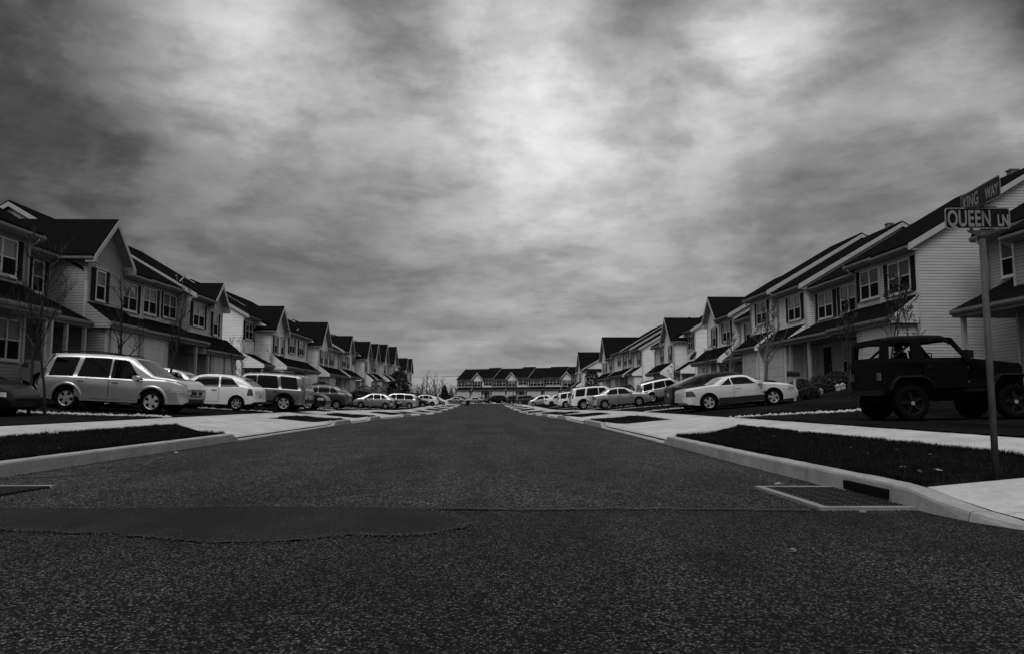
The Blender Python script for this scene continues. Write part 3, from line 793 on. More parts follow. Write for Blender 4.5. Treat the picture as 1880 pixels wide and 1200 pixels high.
            m.box(*(lambda p: (p.x - .04, p.x + .04, p.y - .04, p.y + .04, p.z - .04, p.z + .04))(ctr + ax * sz * 1.0), M_dish)
            m.build('satellite_dish', root)
        elif k == 'vent':
            _, yy, dd, zz = it; m = MB(); m.box(dd - .16, dd + .16, yy - y0 - .16, yy - y0 + .16, zz - .3, zz + .2, M_gutter); m.box(dd - .2, dd + .2, yy - y0 - .2, yy - y0 + .2, zz + .2, zz + .25, M_gutter); m.build('roof_vent', root)
    if s < 0 and origin is None:
        # mirror the whole house about its own street line
        seen = set()
        def mir(o):
            for ch in o.children:
                if ch.data.name not in seen:
                    seen.add(ch.data.name); ch.data.transform(Matrix.Scale(-1, 4, (1, 0, 0))); ch.data.flip_normals()
                mir(ch)
        mir(root)
    return root
GR = 'town houses along the right side of the street'; GL = 'town houses along the left side of the street'
def stdpent(a, b, dz=0, do=-1.15, di=.0): return [(a, b, do, 3.02 - .5 + dz, 3.3 + dz, di)]
# --- right side, near to far
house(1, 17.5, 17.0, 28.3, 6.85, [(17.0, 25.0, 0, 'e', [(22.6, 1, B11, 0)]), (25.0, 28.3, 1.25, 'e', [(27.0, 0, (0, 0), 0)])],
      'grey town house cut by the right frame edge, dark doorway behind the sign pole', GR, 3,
      pent=[(18.0, 26.6, -1.2, PZ0, PZ1 + .35, 1.2)], ridge_dz=-.55,
      items=[('door', 25.3, 26.6, 1.25, 2.1), ('post', 26.3, -1.0, PZ0), ('post', 23.0, -1.0, PZ0), ('win', 22.0, 0, 1, 2.2)])
house(1, 17.0, 30.0, 35.8, 7.02, [(30.0, 32.9, 0, 'e', [(31.25, 1, B11, 0)]), (32.9, 35.8, .3, 'e', [(34.35, 1, B11, 0)])],
      'town house whose bare siding end wall stands behind the dark off-roader', GR, 2,
      pent=[(30.0, 35.78, -1.1, PZ0, PZ1, 0)], ridge_dz=.0, items=[('garage', 30.6, 32.9, 0, 2.2), ('vent', 32, 5.6, 8.9)])
house(1, 17.6, 35.82, 41.1, 6.95, [(35.82, 41.1, 0, 'e', [(37.1, 1, B11, 0), (39.75, 1, B11, 1)])],
      'town house with two porch posts and stone-based window just left of the dark off-roader', GR, 2,
      pent=[(35.82, 41.08, -1.7, PZ0, PZ1, 0)], ridge_dz=-.05,
      items=[('win', 37.15, .55 - .55, 1, 2.0), ('stone', 36.2, 38.2, 0, .55), ('post', 38.6, -1.45, PZ0), ('post', 41.0, -1.45, PZ0), ('door', 39.2, 40.2, 0, 2.05)])
house(1, 17.05, 41.12, 45.1, 6.95, [(41.12, 45.1, 0, 'e', [(42.5, 1, B11, 1)])],
      'narrow town house with garage between the two-post porch and the mottled birch', GR, 0,
      pent=[(41.14, 45.1, -1.15, PZ0, PZ1, 0)], ridge_dz=.12, items=[('garage', 42.0, 44.5, 0, 2.1), ('vent', 42.3, 5.5, 10.4 - 1.4)])
house(1, 16.75, 45.12, 49.0, 6.95, [(45.12, 49.0, 0, 'e', [(46.9, 1, B11, 0)])],
      'town house half hidden behind the pale-trunked sapling, two garage doors at ground level', GR, 0,
      pent=[(45.14, 49.0, -1.15, PZ0 - .05, PZ1, 0)], ridge_dz=.35, items=[('garage', 45.6, 47.6, 0, 2.1)])
house(1, 17.4, 49.02, 53.2, 6.5, [(49.02, 53.2, 0, 'e', [(51.0, 1, B11, 0)])],
      'set-back town house with a low eave beside the forward-standing gabled unit', GR, 1,
      pent=[(49.04, 53.2, -1.2, PZ0 + .05, PZ1, 0)], ridge_dz=-.1, items=[('door', 49.6, 50.6, 0, 2.05), ('win', 51.6, 0, 1, 2.1), ('post', 49.3, -1.0, PZ0 + .05), ('post', 52.4, -1.0, PZ0 + .05)])
house(1, 16.9, 53.22, 59.6, 6.72, [(53.22, 56.3, 0, 'e', [(54.6, 1, B11, 1)]), (56.3, 59.6, 0, 'g', [(57.7, 0, B11, 0)])],
      'black-gabled town house with a dish on its lower roof, ending the near right terrace', GR, 1,
      pent=[(53.24, 60.3, -1.15, PZ0 - .1, PZ1, 0)], ridge_dz=.1, items=[('garage', 56.0, 58.8, 0, 2.1), ('post', 53.6, -1.0, PZ0 - .1), ('dish', 60.0, -1.0, PZ0, .40, 2.4), ('door', 54.0, 55.0, 0, 2.05)])
house(1, 17.0, 68.9, 75.3, 6.42, [(68.9, 71.3, 1.35, 'e', [(70.2, 1, B11, 0)]), (71.3, 75.3, 0, 'g', [(72.6, 0, B11, 1)])],
      'pale end house with street gable, first beyond the gap on the right side', GR, 1,
      pent=[(68.9, 71.3, .0, PZ0, PZ1, 1.35), (72.0, 78.8, -1.15, PZ0, PZ1, 0)], items=[('door', 69.2, 70.2, 1.35, 2.05), ('post', 69.1, .1, PZ0), ('garage', 72.4, 75, 0, 2.1)])
house(1, 17.2, 75.32, 80.5, 6.42, [(75.32, 80.5, 0, 'e', [(76.6, 1, B11, 1)])],
      'plain-eaved house standing beyond the first detached gable on the right', GR, 0, pent=None, items=[('garage', 76.0, 78.6, 0, 2.1)])
house(1, 17.0, 86.6, 91.6, 6.7, [(86.6, 91.6, 0, 'e', [(88.2, 1, B11, 0)])],
      'house with a broad bright end wall, fourth block on the right', GR, 1, pent=[(86.6, 91.6, -1.15, PZ0 + .1, PZ1, 0)], items=[('garage', 87.2, 90, 0, 2.1)])
house(1, 16.9, 91.62, 98.5, 6.7, [(91.62, 98.5, 0, 'e', [(93.4, 1, B11, 0), (97.0, 1, B11, 0)])],
      'middle house of the far right terrace with paired upper windows and dark porch', GR, 0, ridge_dz=.3, pent=[(91.64, 98.5, -1.3, PZ0 + .1, PZ1 + .15, 0)], items=[('door', 93, 94, 0, 2.05), ('post', 95.0, -1.1, PZ0 + .1), ('win', 96, 0, 1, 2.1)])
house(1, 16.9, 98.52, 106.0, 6.75, [(98.52, 106, 0, 'e', [(101.5, 1, B11, 0)])],
      'house next before the small gabled end unit of the far right terrace', GR, 1, ridge_dz=.45, pent=[(98.54, 106, -1.15, PZ0 + .1, PZ1, 0)], items=[('garage', 99.5, 102.5, 0, 2.1)])
house(1, 16.8, 106.02, 117.0, 6.8, [(106.02, 110.8, 0, 'e', [(108.0, 1, B11, 0)]), (110.8, 117, 0, 'g', [(112.6, 0, B11, 0), (115, 0, B11, 0)])],
      'small black-roofed gable house ending the far right terrace', GR, 1, pent=[(106.04, 117, -1.15, PZ0, PZ1, 0)], items=[('garage', 107, 110, 0, 2.1), ('post', 112.0, -1.0, PZ0)])
house(1, 16.8, 143.0, 149.5, 6.45, [(143.0, 149.5, 0, 'g', [(146.0, 1, B11, 0)])],
      'gabled house behind the dark evergreen, its white end wall facing the camera', GR, 1, pent=[(143, 149.5, -1.15, PZ0, PZ1, 0)], items=[('door', 144, 145.2, 0, 2.05)])
house(1, 16.6, 149.52, 158.0, 6.45, [(149.52, 158.0, 0, 'e', [(152, 1, B11, 0), (156, 1, B11, 0)])],
      'last visible house of the right side, tucked against the end terrace', GR, 0, pent=[(149.52, 158, -1.15, PZ0, PZ1, 0)], ridge_dz=-.3)
# --- left side, near to far
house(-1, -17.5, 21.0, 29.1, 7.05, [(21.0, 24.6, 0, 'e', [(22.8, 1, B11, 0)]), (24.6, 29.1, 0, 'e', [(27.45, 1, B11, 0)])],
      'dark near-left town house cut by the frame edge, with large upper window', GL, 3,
      pent=[(21, 29.1, -1.2, PZ0, PZ1, 0)], ridge_dz=0, depth=9, items=[('win', 28.0, 0, 1, 2.1), ('post', 29.0, -1.0, PZ0), ('garage', 22, 24.6, 0, 2.1)])
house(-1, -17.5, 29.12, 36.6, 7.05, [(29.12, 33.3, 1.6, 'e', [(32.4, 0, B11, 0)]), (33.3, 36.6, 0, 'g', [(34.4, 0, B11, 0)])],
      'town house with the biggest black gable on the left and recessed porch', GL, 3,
      pent=[(29.14, 33.28, -.3, PZ0, PZ1 + .1, 1.6), (33.3, 36.6, -1.1, PZ0 + .02, PZ1, 0)], ridge_dz=-.93,
      items=[('door', 30.6, 31.6, 1.6, 2.05), ('post', 30.1, -.15, PZ0), ('post', 31.6, -.15, PZ0), ('post', 33.0, -.15, PZ0), ('garage', 33.9, 36.2, 0, 2.1), ('win', 29.9, 1.6, 0, 2.0)])
house(-1, -17.9, 36.62, 44.8, 7.05, [(36.62, 39.6, 0, 'e', [(37.95, 1, B11, 0)]), (39.6, 42.2, .25, 'e', [(40.75, 1, B11, 0)]), (42.2, 44.8, .4, 'e', [(43.7, 1, B11, 0)])],
      'town house with three stepped upper windows behind two bare saplings on the left', GL, 2,
      pent=[(36.62, 44.78, -1.5, PZ0 - .02, PZ1, 0.25)], ridge_dz=-.08, depth=10.2, items=[('garage', 37.0, 39.3, 0, 2.1), ('door', 40.2, 41.1, .25, 2.05), ('win', 42.2, .25, 1, 2.0), ('post', 43.4, -1.3, PZ0)])
house(-1, -17.5, 44.82, 50.0, 6.75, [(44.82, 47.7, 0, 'e', [(45.95, 1, B11, 1)]), (47.7, 50.0, 0, 'g', [(48.75, 0, B11, 1)])],
      'town house with roof dish, slim gable and two garage doors, ending the near left terrace', GL, 2,
      pent=[(44.3, 51.0, -1.15, PZ0 - .12, PZ1, 0)], ridge_dz=.2, items=[('garage', 46.2, 47.7, 0, 2.1), ('garage', 48.1, 49.7, 0, 2.1), ('post', 45.0, -1.0, PZ0 - .1), ('dish', 44.9, .6, 5.85, .42, -.6)])
house(-1, -17.5, 58.8, 65.0, 6.45, [(58.8, 61.5, 1.4, 'e', [(59.9, 1, B11, 0)]), (61.5, 65.0, 0, 'g', [(62.4, 0, B11, 0), (64.3, 0, (0, 1), 0)])],
      'black-roofed gable house opening the second left terrace, bare saplings before its bright end wall', GL, 1,
      pent=[(58.8, 61.5, -.2, PZ0, PZ1, 1.4), (61.9, 65, -1.1, PZ0, PZ1, 0)], items=[('door', 59.4, 60.3, 1.4, 2.05), ('post', 59.0, 0, PZ0), ('post', 61.2, 0, PZ0), ('garage', 62.4, 64.6, 0, 2.1)])
house(-1, -17.8, 65.02, 74.2, 6.45, [(65.02, 74.2, 0, 'e', [(68.6, 1, B11, 0), (71.9, 1, B11, 0)])],
      'house with paired double windows between two black gables of the second left terrace', GL, 0,
      pent=[(65.04, 74.2, -1.3, PZ0, PZ1, 0)], ridge_dz=.3, items=[('door', 67, 68, 0, 2.05), ('win', 71, 0, 1, 2.1), ('post', 69, -1.1, PZ0), ('dish', 69.5, 1.6, 6.0, .42, -.5), ('dish', 72.5, .6, 5.6, .42, -.5)])
house(-1, -17.5, 74.22, 82.4, 6.4, [(74.22, 78.0, 1.3, 'e', []), (78.0, 82.4, 0, 'g', [(79.2, 0, B11, 0), (81.4, 0, B11, 0)])],
      'second black-gabled house of the middle left terrace', GL, 1,
      pent=[(78, 82.4, -1.15, PZ0, PZ1, 0)], items=[('garage', 79, 81.6, 0, 2.1)])
house(-1, -17.6, 82.42, 88.4, 6.4, [(82.42, 88.4, 0, 'e', [(84.8, 1, B11, 0)])],
      'low-eaved house between the second and third black gables on the left', GL, 0, pent=[(82.44, 88.4, -1.3, PZ0, PZ1, 0)], items=[('door', 83.4, 84.5, 0, 2.05), ('post', 85.5, -1.1, PZ0), ('win', 87, 0, 1, 2.1)])
house(-1, -17.3, 88.42, 95.2, 6.5, [(88.42, 91.6, 0, 'e', [(90.0, 1, B11, 0)]), (91.6, 95.2, 0, 'g', [(92.8, 0, B11, 0)])],
      'third black-gabled house on the left, ending the middle terrace', GL, 1, pent=[(88.44, 95.2, -1.15, PZ0, PZ1, 0)], items=[('garage', 89.5, 92.4, 0, 2.1)])
house(-1, -17.5, 103.6, 110.4, 6.65, [(103.6, 106.2, 1.3, 'e', [(104.6, 1, B11, 0)]), (106.2, 110.4, 0, 'g', [(107.4, 0, B11, 0)])],
      'gabled house opening the far left terrace, white porch post at its near corner', GL, 1, pent=[(103.6, 106.2, 0, PZ0, PZ1, 1.3), (106.8, 110.4, -1.1, PZ0, PZ1, 0)], items=[('post', 103.8, .1, PZ0), ('garage', 107, 109.6, 0, 2.1)])
house(-1, -17.4, 110.42, 117.5, 6.8, [(110.42, 113.2, 0, 'e', [(112.0, 0, B11, 0)]), (113.2, 117.5, 0, 'g', [(114.8, 1, B11, 0)])],
      'second gabled house of the far left terrace', GL, 0, pent=[(110.44, 117.5, -1.15, PZ0, PZ1, 0)])
house(-1, -17.4, 117.52, 128.0, 7.0, [(117.52, 122.8, 1.0, 'e', []), (122.8, 128, 0, 'g', [(125.4, 1, B11, 0)])],
      'wide-roofed house with a slim white gable peak in the far left terrace', GL, 1, pent=[(122.8, 128, -1.15, PZ0, PZ1, 0)])
house(-1, -17.3, 128.02, 139.5, 7.25, [(128.02, 134, .8, 'e', [(131, 1, B11, 0)]), (134, 139.5, 0, 'g', [(136.7, 1, B11, 0)])],
      'last tall black-gabled house of the far left terrace, above the dark evergreen', GL, 0, pent=[(128, 139.5, -1.15, PZ0, PZ1, 0)])
house(-1, -17.8, 153.5, 161.5, 7.1, [(153.5, 157.2, 1, 'e', []), (157.2, 161.5, 0, 'g', [(159.4, 0, B11, 0)])],
      'small distant gabled house beyond the last left terrace, nearer of the two', GL, 1, pent=[(157.2, 161.5, -1.1, PZ0, PZ1, 0)])
house(-1, -17.8, 161.52, 171.0, 7.1, [(161.52, 166, 1, 'e', []), (166, 171, 0, 'g', [(168.5, 0, B11, 0)])],
      'small distant gabled house beyond the last left terrace, farther of the two', GL, 0)
# --- the terrace across the end of the street
TH = R(28); GE = 'town houses of the terrace across the end of the street'
ex, ey = (-math.sin(TH), -math.cos(TH)), (math.cos(TH), -math.sin(TH))
E0 = Vector((-8.4, 191.0, 0.95))
end_units = [
    (0, 5.3, 'e', 'leftmost end-terrace house with two upper windows, above the dark parked car', [(1.3, 1), (3.6, 1)], 0),
    (5.3, 8.7, 'g', 'first white-gabled house of the end terrace', [(6.9, 1)], 0),
    (8.7, 12.3, 'e', 'end-terrace house between the first gable and three-window unit', [(10.7, 1)], .25),
    (12.3, 17.0, 'e', 'end-terrace house with paired windows left of its middle gable', [(13.4, 1), (15.5, 1)], .0),
    (17.0, 20.4, 'g', 'middle white-gabled house of the end terrace', [(18.7, 1)], 0),
    (20.4, 24.0, 'e', 'end-terrace house right of the middle gable', [(22.4, 1)], .3),
    (24.0, 29.6, 'e', 'end-terrace house right behind the thin street lamp', [(25.8, 1), (28.1, 1)], 0),
    (29.6, 34.8, 'e', 'end-terrace house with paired windows left of its last gable', [(31.0, 1), (33.2, 1)], .2),
    (34.8, 38.2, 'g', 'last white-gabled house of the end terrace', [(36.6, 1)], .1),
    (38.2, 43.5, 'e', 'rightmost end-terrace house beside the right-hand row', [(40.5, 1)], .0)]
for (a, b, kd, lab, wins, rdz) in end_units:
    a *= .80; b *= .80
    o = E0 + Vector((ey[0], ey[1], 0)) * a
    items = []
    if kd == 'g' or b - a > 3.4: items = [('garage', .6, min(b - a - .6, 3.2), 0, 2.1)]
    else: items = [('door', .6, 1.5, 0, 2.05), ('win', b - a - 1.2, 0, 0, 2.1), ('post', b - a - .3, -1.0, PZ0)]
    h = house(1, 0, 0, b - a, 5.1, [(0, b - a, 0, kd, [(w * .8 - a, 1, B11, 0) for w, _ in wins])], lab, GE, 1,
              pent=[(.02, b - a - .02, -.7 if kd == 'g' else -1.0, PZ0 + .15, PZ1 - .1, 0)], items=items, base=0, ridge_dz=rdz, depth=8.0, rz=0, origin=(o.x, o.y, o.z))
    # local +d must run away from the camera and u to the right: mirror once, then turn
    seen = set()
    def mir(q):
        for ch in q.children:
            if ch.data.name not in seen:
                seen.add(ch.data.name); ch.data.transform(Matrix.Scale(-1, 4, (1, 0, 0))); ch.data.flip_normals()
            mir(ch)
    mir(h); h.rotation_euler = (0, 0, math.atan2(ex[1], ex[0]))

# ------------------------------------------------------------------ vehicles
def wheel_proto(r, w, style):
    """tyre centred on the origin, axle along y, outer side at +y"""
    m = MB(); prof = [(r * .62, w * .5 - .035), (r * .66, w * .5 - .012), (r * .86, w * .5), (r * .95, w * .44), (r, w * .28), (r, -w * .28), (r * .95, -w * .44), (r * .86, -w * .5), (r * .62, -w * .46)]
    n = 36
    m.grid([[(math.cos(t) * p, y, math.sin(t) * p) for t in [2 * PI * i / n for i in range(n)]] for p, y in prof], M_tyre, True, True)
    rim = MB(); o = w * .5 - .035; col = {'dark': M_rimd, 'blackr': M_plastic}.get(style, M_rim)
    rim.grid([[(math.cos(t) * p, y, math.sin(t) * p) for t in [2 * PI * i / n for i in range(n)]] for p, y in ((r * .66, o + .014), (r * .645, o + .018), (r * .60, o + .004), (r * .58, o - .05))], col, True, True)
    rim.face([(math.cos(t) * r * .6, o - .052, math.sin(t) * r * .6) for t in [2 * PI * i / n for i in range(n)]], M_black)
    ns = {'five': 5, 'star': 5, 'seven': 7, 'nine': 9, 'dark': 5, 'blackr': 5}[style]; wd = {'blackr': .2, 'five': .30, 'star': .24, 'seven': .17, 'nine': .12, 'dark': .22}[style]
    for k in range(ns):
        a = 2 * PI * k / ns + .3
        pts = [(r * .08, -wd * r * .45), (r * .36, -wd * r * .42), (r * .60, -wd * r * (.75 if style == 'five' else .45)), (r * .60, wd * r * (.75 if style == 'five' else .45)), (r * .36, wd * r * .42), (r * .08, wd * r * .45)]
        c, s_ = math.cos(a), math.sin(a)
        rim.prism(pts, lambda p, t: (p[0] * c - p[1] * s_, t, p[0] * s_ + p[1] * c), o - .035, o + .006, col)
    rim.prism([(math.cos(t) * r * .15, math.sin(t) * r * .15) for t in [2 * PI * i / 14 for i in range(14)]], lambda p, t: (p[0], t, p[1]), o - .04, o + .014, col)
    return m, rim

class Car:
    """x runs from rear (0) to nose (L); profiles are side views"""
    def __init__(s, L, Wd, top, belt, bot, wheels, wr, rearround=.35, frontround=.55, tumble=.22, crown=.035, rt=.90, ft=.80):
        s.L, s.W, s.top_, s.belt_, s.bot_, s.wh, s.wr = L, Wd, top, belt, bot, wheels, wr
        s.rr, s.fr, s.tu, s.cr, s.rt, s.ft = rearround, frontround, tumble, crown, rt, ft
    def top(s, x): return itp(s.top_, x)
    def belt(s, x): return min(itp(s.belt_, x), s.top(x) - .012)
    def bot(s, x): return itp(s.bot_, x)
    def wb(s, x):
        h = s.W / 2; k = 1.0
        if x < s.rr: q = 1 - x / s.rr; k = 1 - (1 - s.rt) * q ** 2.2
        if x > s.L - s.fr: q = 1 - (s.L - x) / s.fr; k = 1 - (1 - s.ft) * q ** 2.2
        return h * k
    def side(s, x, z):
        b = s.belt(x); zb = s.bot(x); w = s.wb(x)
        if z <= b:
            t = (b - z) / max(.05, b - zb)
            return w * (1 - .012 * (1 - min(1, t * 4)) - (.035 * max(0, (t - .45) / .55) ** 1.6)) + .006 * math.sin(min(1, t * 2) * PI)
        h = s.top(x) - b
        return w * .988 - .025 * min(1, (z - b) / .03) - s.tu * (z - b) - .05 * max(0, (z - b - h * .72) / max(.02, h * .28)) ** 2
    def section(s, x):
        b, t, zb = s.belt(x), s.top(x), s.bot(x); w = s.wb(x); P = [(0, zb), (w * .55, zb), (w * .90, zb)]
        for k in (.04, .15, .3, .45, .6, .75, .88, .97): z = zb + (b - zb) * k; P.append((s.side(x, z), z))
        P.append((s.side(x, b), b)); h = t - b
        for k in (.06, .25, .45, .65, .82, .93): z = b + h * k; P.append((s.side(x, z), z))
        ye = s.side(x, b + h * .93); zt = b + h * .985
        c = s.cr * min(1, .4 + h)
        for k in (.93, .8, .6, .4, .2, 0): P.append((ye * k, zt + (t - zt) * .6 + c * (1 - k * k) * .6))
        return P
    def roofz(s, x, y):
        P = s.section(x)[-7:]; y = abs(y)
        for (a, za), (b, zb_) in zip(P, P[1:]):
            if b <= y <= a: return lerp(zb_, za, (y - b) / max(1e-6, a - b))
        return P[0][1]
    def body(s, pm, root, name='body'):
        xs = set(); n = int(s.L / .07)
        for i in range(n + 1): xs.add(round(s.L * i / n, 3))
        for tab in (s.top_, s.belt_, s.bot_):
            for a, _ in tab:
                if 0 <= a <= s.L: xs.add(round(a, 3))
        for d in (.01, .03, .06, .1, .15): xs.add(d); xs.add(round(s.L - d, 3))
        xs = sorted(xs); xs = [x for i, x in enumerate(xs) if i == 0 or x - xs[i - 1] > .004]
        m = MB(); rows = []
        for x in xs:
            P = s.section(x); rows.append([(x, y, z) for y, z in P] + [(x, -y, z) for y, z in reversed(P[1:-1])])
        m.grid(rows, pm, True, True); m.face(rows[0][::-1], pm); m.face(rows[-1], pm)
        o = m.build(name, root)
        # wheel arches cut with a boolean, evaluated and applied here
        c = MB()
        for wx in s.wh:
            for sd in (1, -1):
                cc_ = [(wx + math.cos(t) * (s.wr * 1.17), s.wr + math.sin(t) * (s.wr * 1.17)) for t in [2 * PI * i / 40 for i in range(40)]]
                c.prism(cc_, lambda p, t: (p[0], t, p[1]), sd * (s.W / 2 - .30), sd * (s.W / 2 + .2), M_seam)
        co = c.build('cutter')
        md = o.modifiers.new('arch', 'BOOLEAN'); md.operation = 'DIFFERENCE'; md.object = co; md.solver = 'EXACT'
        try: md.material_mode = 'TRANSFER'
        except Exception: pass
        dg = bpy.context.evaluated_depsgraph_get(); dg.update()
        me = bpy.data.meshes.new_from_object(o.evaluated_get(dg)); o.modifiers.clear(); o.data = me; me.name = name
        bpy.data.objects.remove(co)
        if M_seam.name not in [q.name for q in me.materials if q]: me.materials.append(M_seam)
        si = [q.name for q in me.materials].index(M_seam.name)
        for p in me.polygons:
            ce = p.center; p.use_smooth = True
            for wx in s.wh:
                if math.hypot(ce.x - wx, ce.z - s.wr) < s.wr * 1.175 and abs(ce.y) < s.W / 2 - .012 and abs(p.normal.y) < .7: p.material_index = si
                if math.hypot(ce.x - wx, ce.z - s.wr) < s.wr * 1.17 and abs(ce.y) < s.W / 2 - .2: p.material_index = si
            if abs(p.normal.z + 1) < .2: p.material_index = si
        me.set_sharp_from_angle(angle=R(32))
        return o
    def panel(s, name, root, pm, xb0, xb1, xt0, xt1, zlo, zhi, off=.006, nx=10, nz=6, both=True, mk=None, sides=(1, -1)):
        """side panel following the body surface; zlo/zhi are numbers or functions of x"""
        fl = zlo if callable(zlo) else (lambda x: zlo); fh = zhi if callable(zhi) else (lambda x: zhi)
        out = []
        for sd in sides:
            m = MB(); rows = []
            for j in range(nz + 1):
                t = j / nz; r_ = []
                for i in range(nx + 1):
                    u = i / nx; x = lerp(lerp(xb0, xb1, u), lerp(xt0, xt1, u), t); z = lerp(fl(x), fh(x), t)
                    r_.append((x, sd * (s.side(x, z) + off), z))
                rows.append(r_)
            m.grid(rows, pm); out.append(m.build(name, root, fix=False))
        return out
    def door(s, root, x0, x1, pm, zlo, hx=None, xt0=None, xt1=None, handle=M_plastic):
        zt = lambda x: s.belt(x) - .012
        for sd in (1, -1):
            d = s.panel('door', root, pm, x0 + .012, x1 - .012, (xt0 or x0) + .012, (xt1 or x1) - .012, zlo + .012, zt, .0045, 12, 8, sides=(sd,))[0]
            g = s.panel('shut_line', d, M_seam, x0, x1, xt0 or x0, xt1 or x1, zlo, lambda x: s.belt(x) - .004, .0022, 12, 8, sides=(sd,))
            if hx is not None:
                z = s.belt(hx) - .11; m = MB(); y = sd * s.side(hx, z)
                m.tube([(hx - .10, y + sd * .004, z), (hx - .085, y + sd * .035, z + .004), (hx + .085, y + sd * .035, z + .004), (hx + .10, y + sd * .004, z)], .014, handle, 6)
                m.build('handle', d)
    def glass(s, name, root, x0, x1, frac=.86, off=.009, yin=.0, m_=None):
        m = MB(); rows = []
        for i in range(9):
            x = lerp(x0, x1, i / 8); P = s.section(x); ye = P[-7][0]
            e = .004; sl = (s.top(x + e) - s.top(x - e)) / (2 * e); ln = math.hypot(sl, 1); nx_, nz_ = -sl / ln, 1 / ln
            rows.append([(x + nx_ * off, ye * frac * k, s.roofz(x, ye * frac * k) + nz_ * off) for k in (-1, -.8, -.5, -.2, .2, .5, .8, 1)])
        m.grid(rows, m_ or M_cglass); return m.build(name, root, fix=False)
    def wheels(s, root, style, w=.22, inset=.02):
        tm, rm = wheel_proto(s.wr, w, style)
        first = None
        for wx in s.wh:
            for sd in (1, -1):
                if first is None:
                    t = tm.build('wheel', root); r_ = rm.build('rim', t); first = t
                    r_.data.set_sharp_from_angle(angle=R(35))
                else: t = copy_tree(first, root)
                t.location = (wx, sd * (s.W / 2 - w / 2 - inset), s.wr); t.rotation_euler = (0, random.Random(wx).uniform(0, 1), 0 if sd > 0 else PI)
    def frontface(s, root, z0, z1, y0, y1, name, m_, off=.012, thick=.03):
        for sd in (1, -1) if y0 > 0 else (0,):
            m = MB()
            a, b = (sorted((sd * y0, sd * y1)) if sd else (-y1, y1))
            m.box(s.L - .03, s.L + off, a, b, z0, z1, m_); m.build(name, root)
    def rearface(s, root, z0, z1, y0, y1, name, m_, off=.012, x=0):
        for sd in (1, -1) if y0 > 0 else (0,):
            m = MB(); a, b = (sorted((sd * y0, sd * y1)) if sd else (-y1, y1))
            m.box(x - off, x + .03, a, b, z0, z1, m_); m.build(name, root)
    def mirrors(s, root, x, pm, sz=.1):
        z = s.belt(x) + .07
        for sd in (1, -1):
            y = s.side(x, s.belt(x)); m = MB()
            prof = [(-.09, -.06), (.03, -.075), (.10, -.03), (.10, .05), (.02, .085), (-.09, .08)]
            m.prism(prof, lambda p, t: (x + p[0], sd * t, z + p[1]), y + .02, y + .20, pm)
            m.box(x - .02, x + .04, sd * (y - .03), sd * (y + .03), z - .06, z - .01, M_plastic)
            m.build('mirror', root)

def carroot(name, label, grp): return empty(name, (0, 0, 0), 0, label, 'car', grp)
def place(root, car, s, xa, y, head):
    """xa: world x of the REAR bumper; head +1 nose towards +x, -1 nose towards -x"""
    wr_ = xa + head * car.wh[0]; wf = xa + head * car.wh[-1]
    za = surf(wr_, y) + .03; zb_ = surf(wf, y) + .03
    pitch = math.atan2(zb_ - za, abs(wf - wr_))
    root.rotation_euler = (0, -pitch, 0 if head > 0 else PI)
    root.location = (xa, y, za - math.tan(pitch) * car.wh[0])

def finish_common(c, root, pm, plate_rear=True, zl=.35):
    if plate_rear:
        m = MB(); z = c.top(0.0) * .72; m.box(-.022, .01, -.16, .16, z - .08, z + .08, M_plate); m.build('number_plate', root)

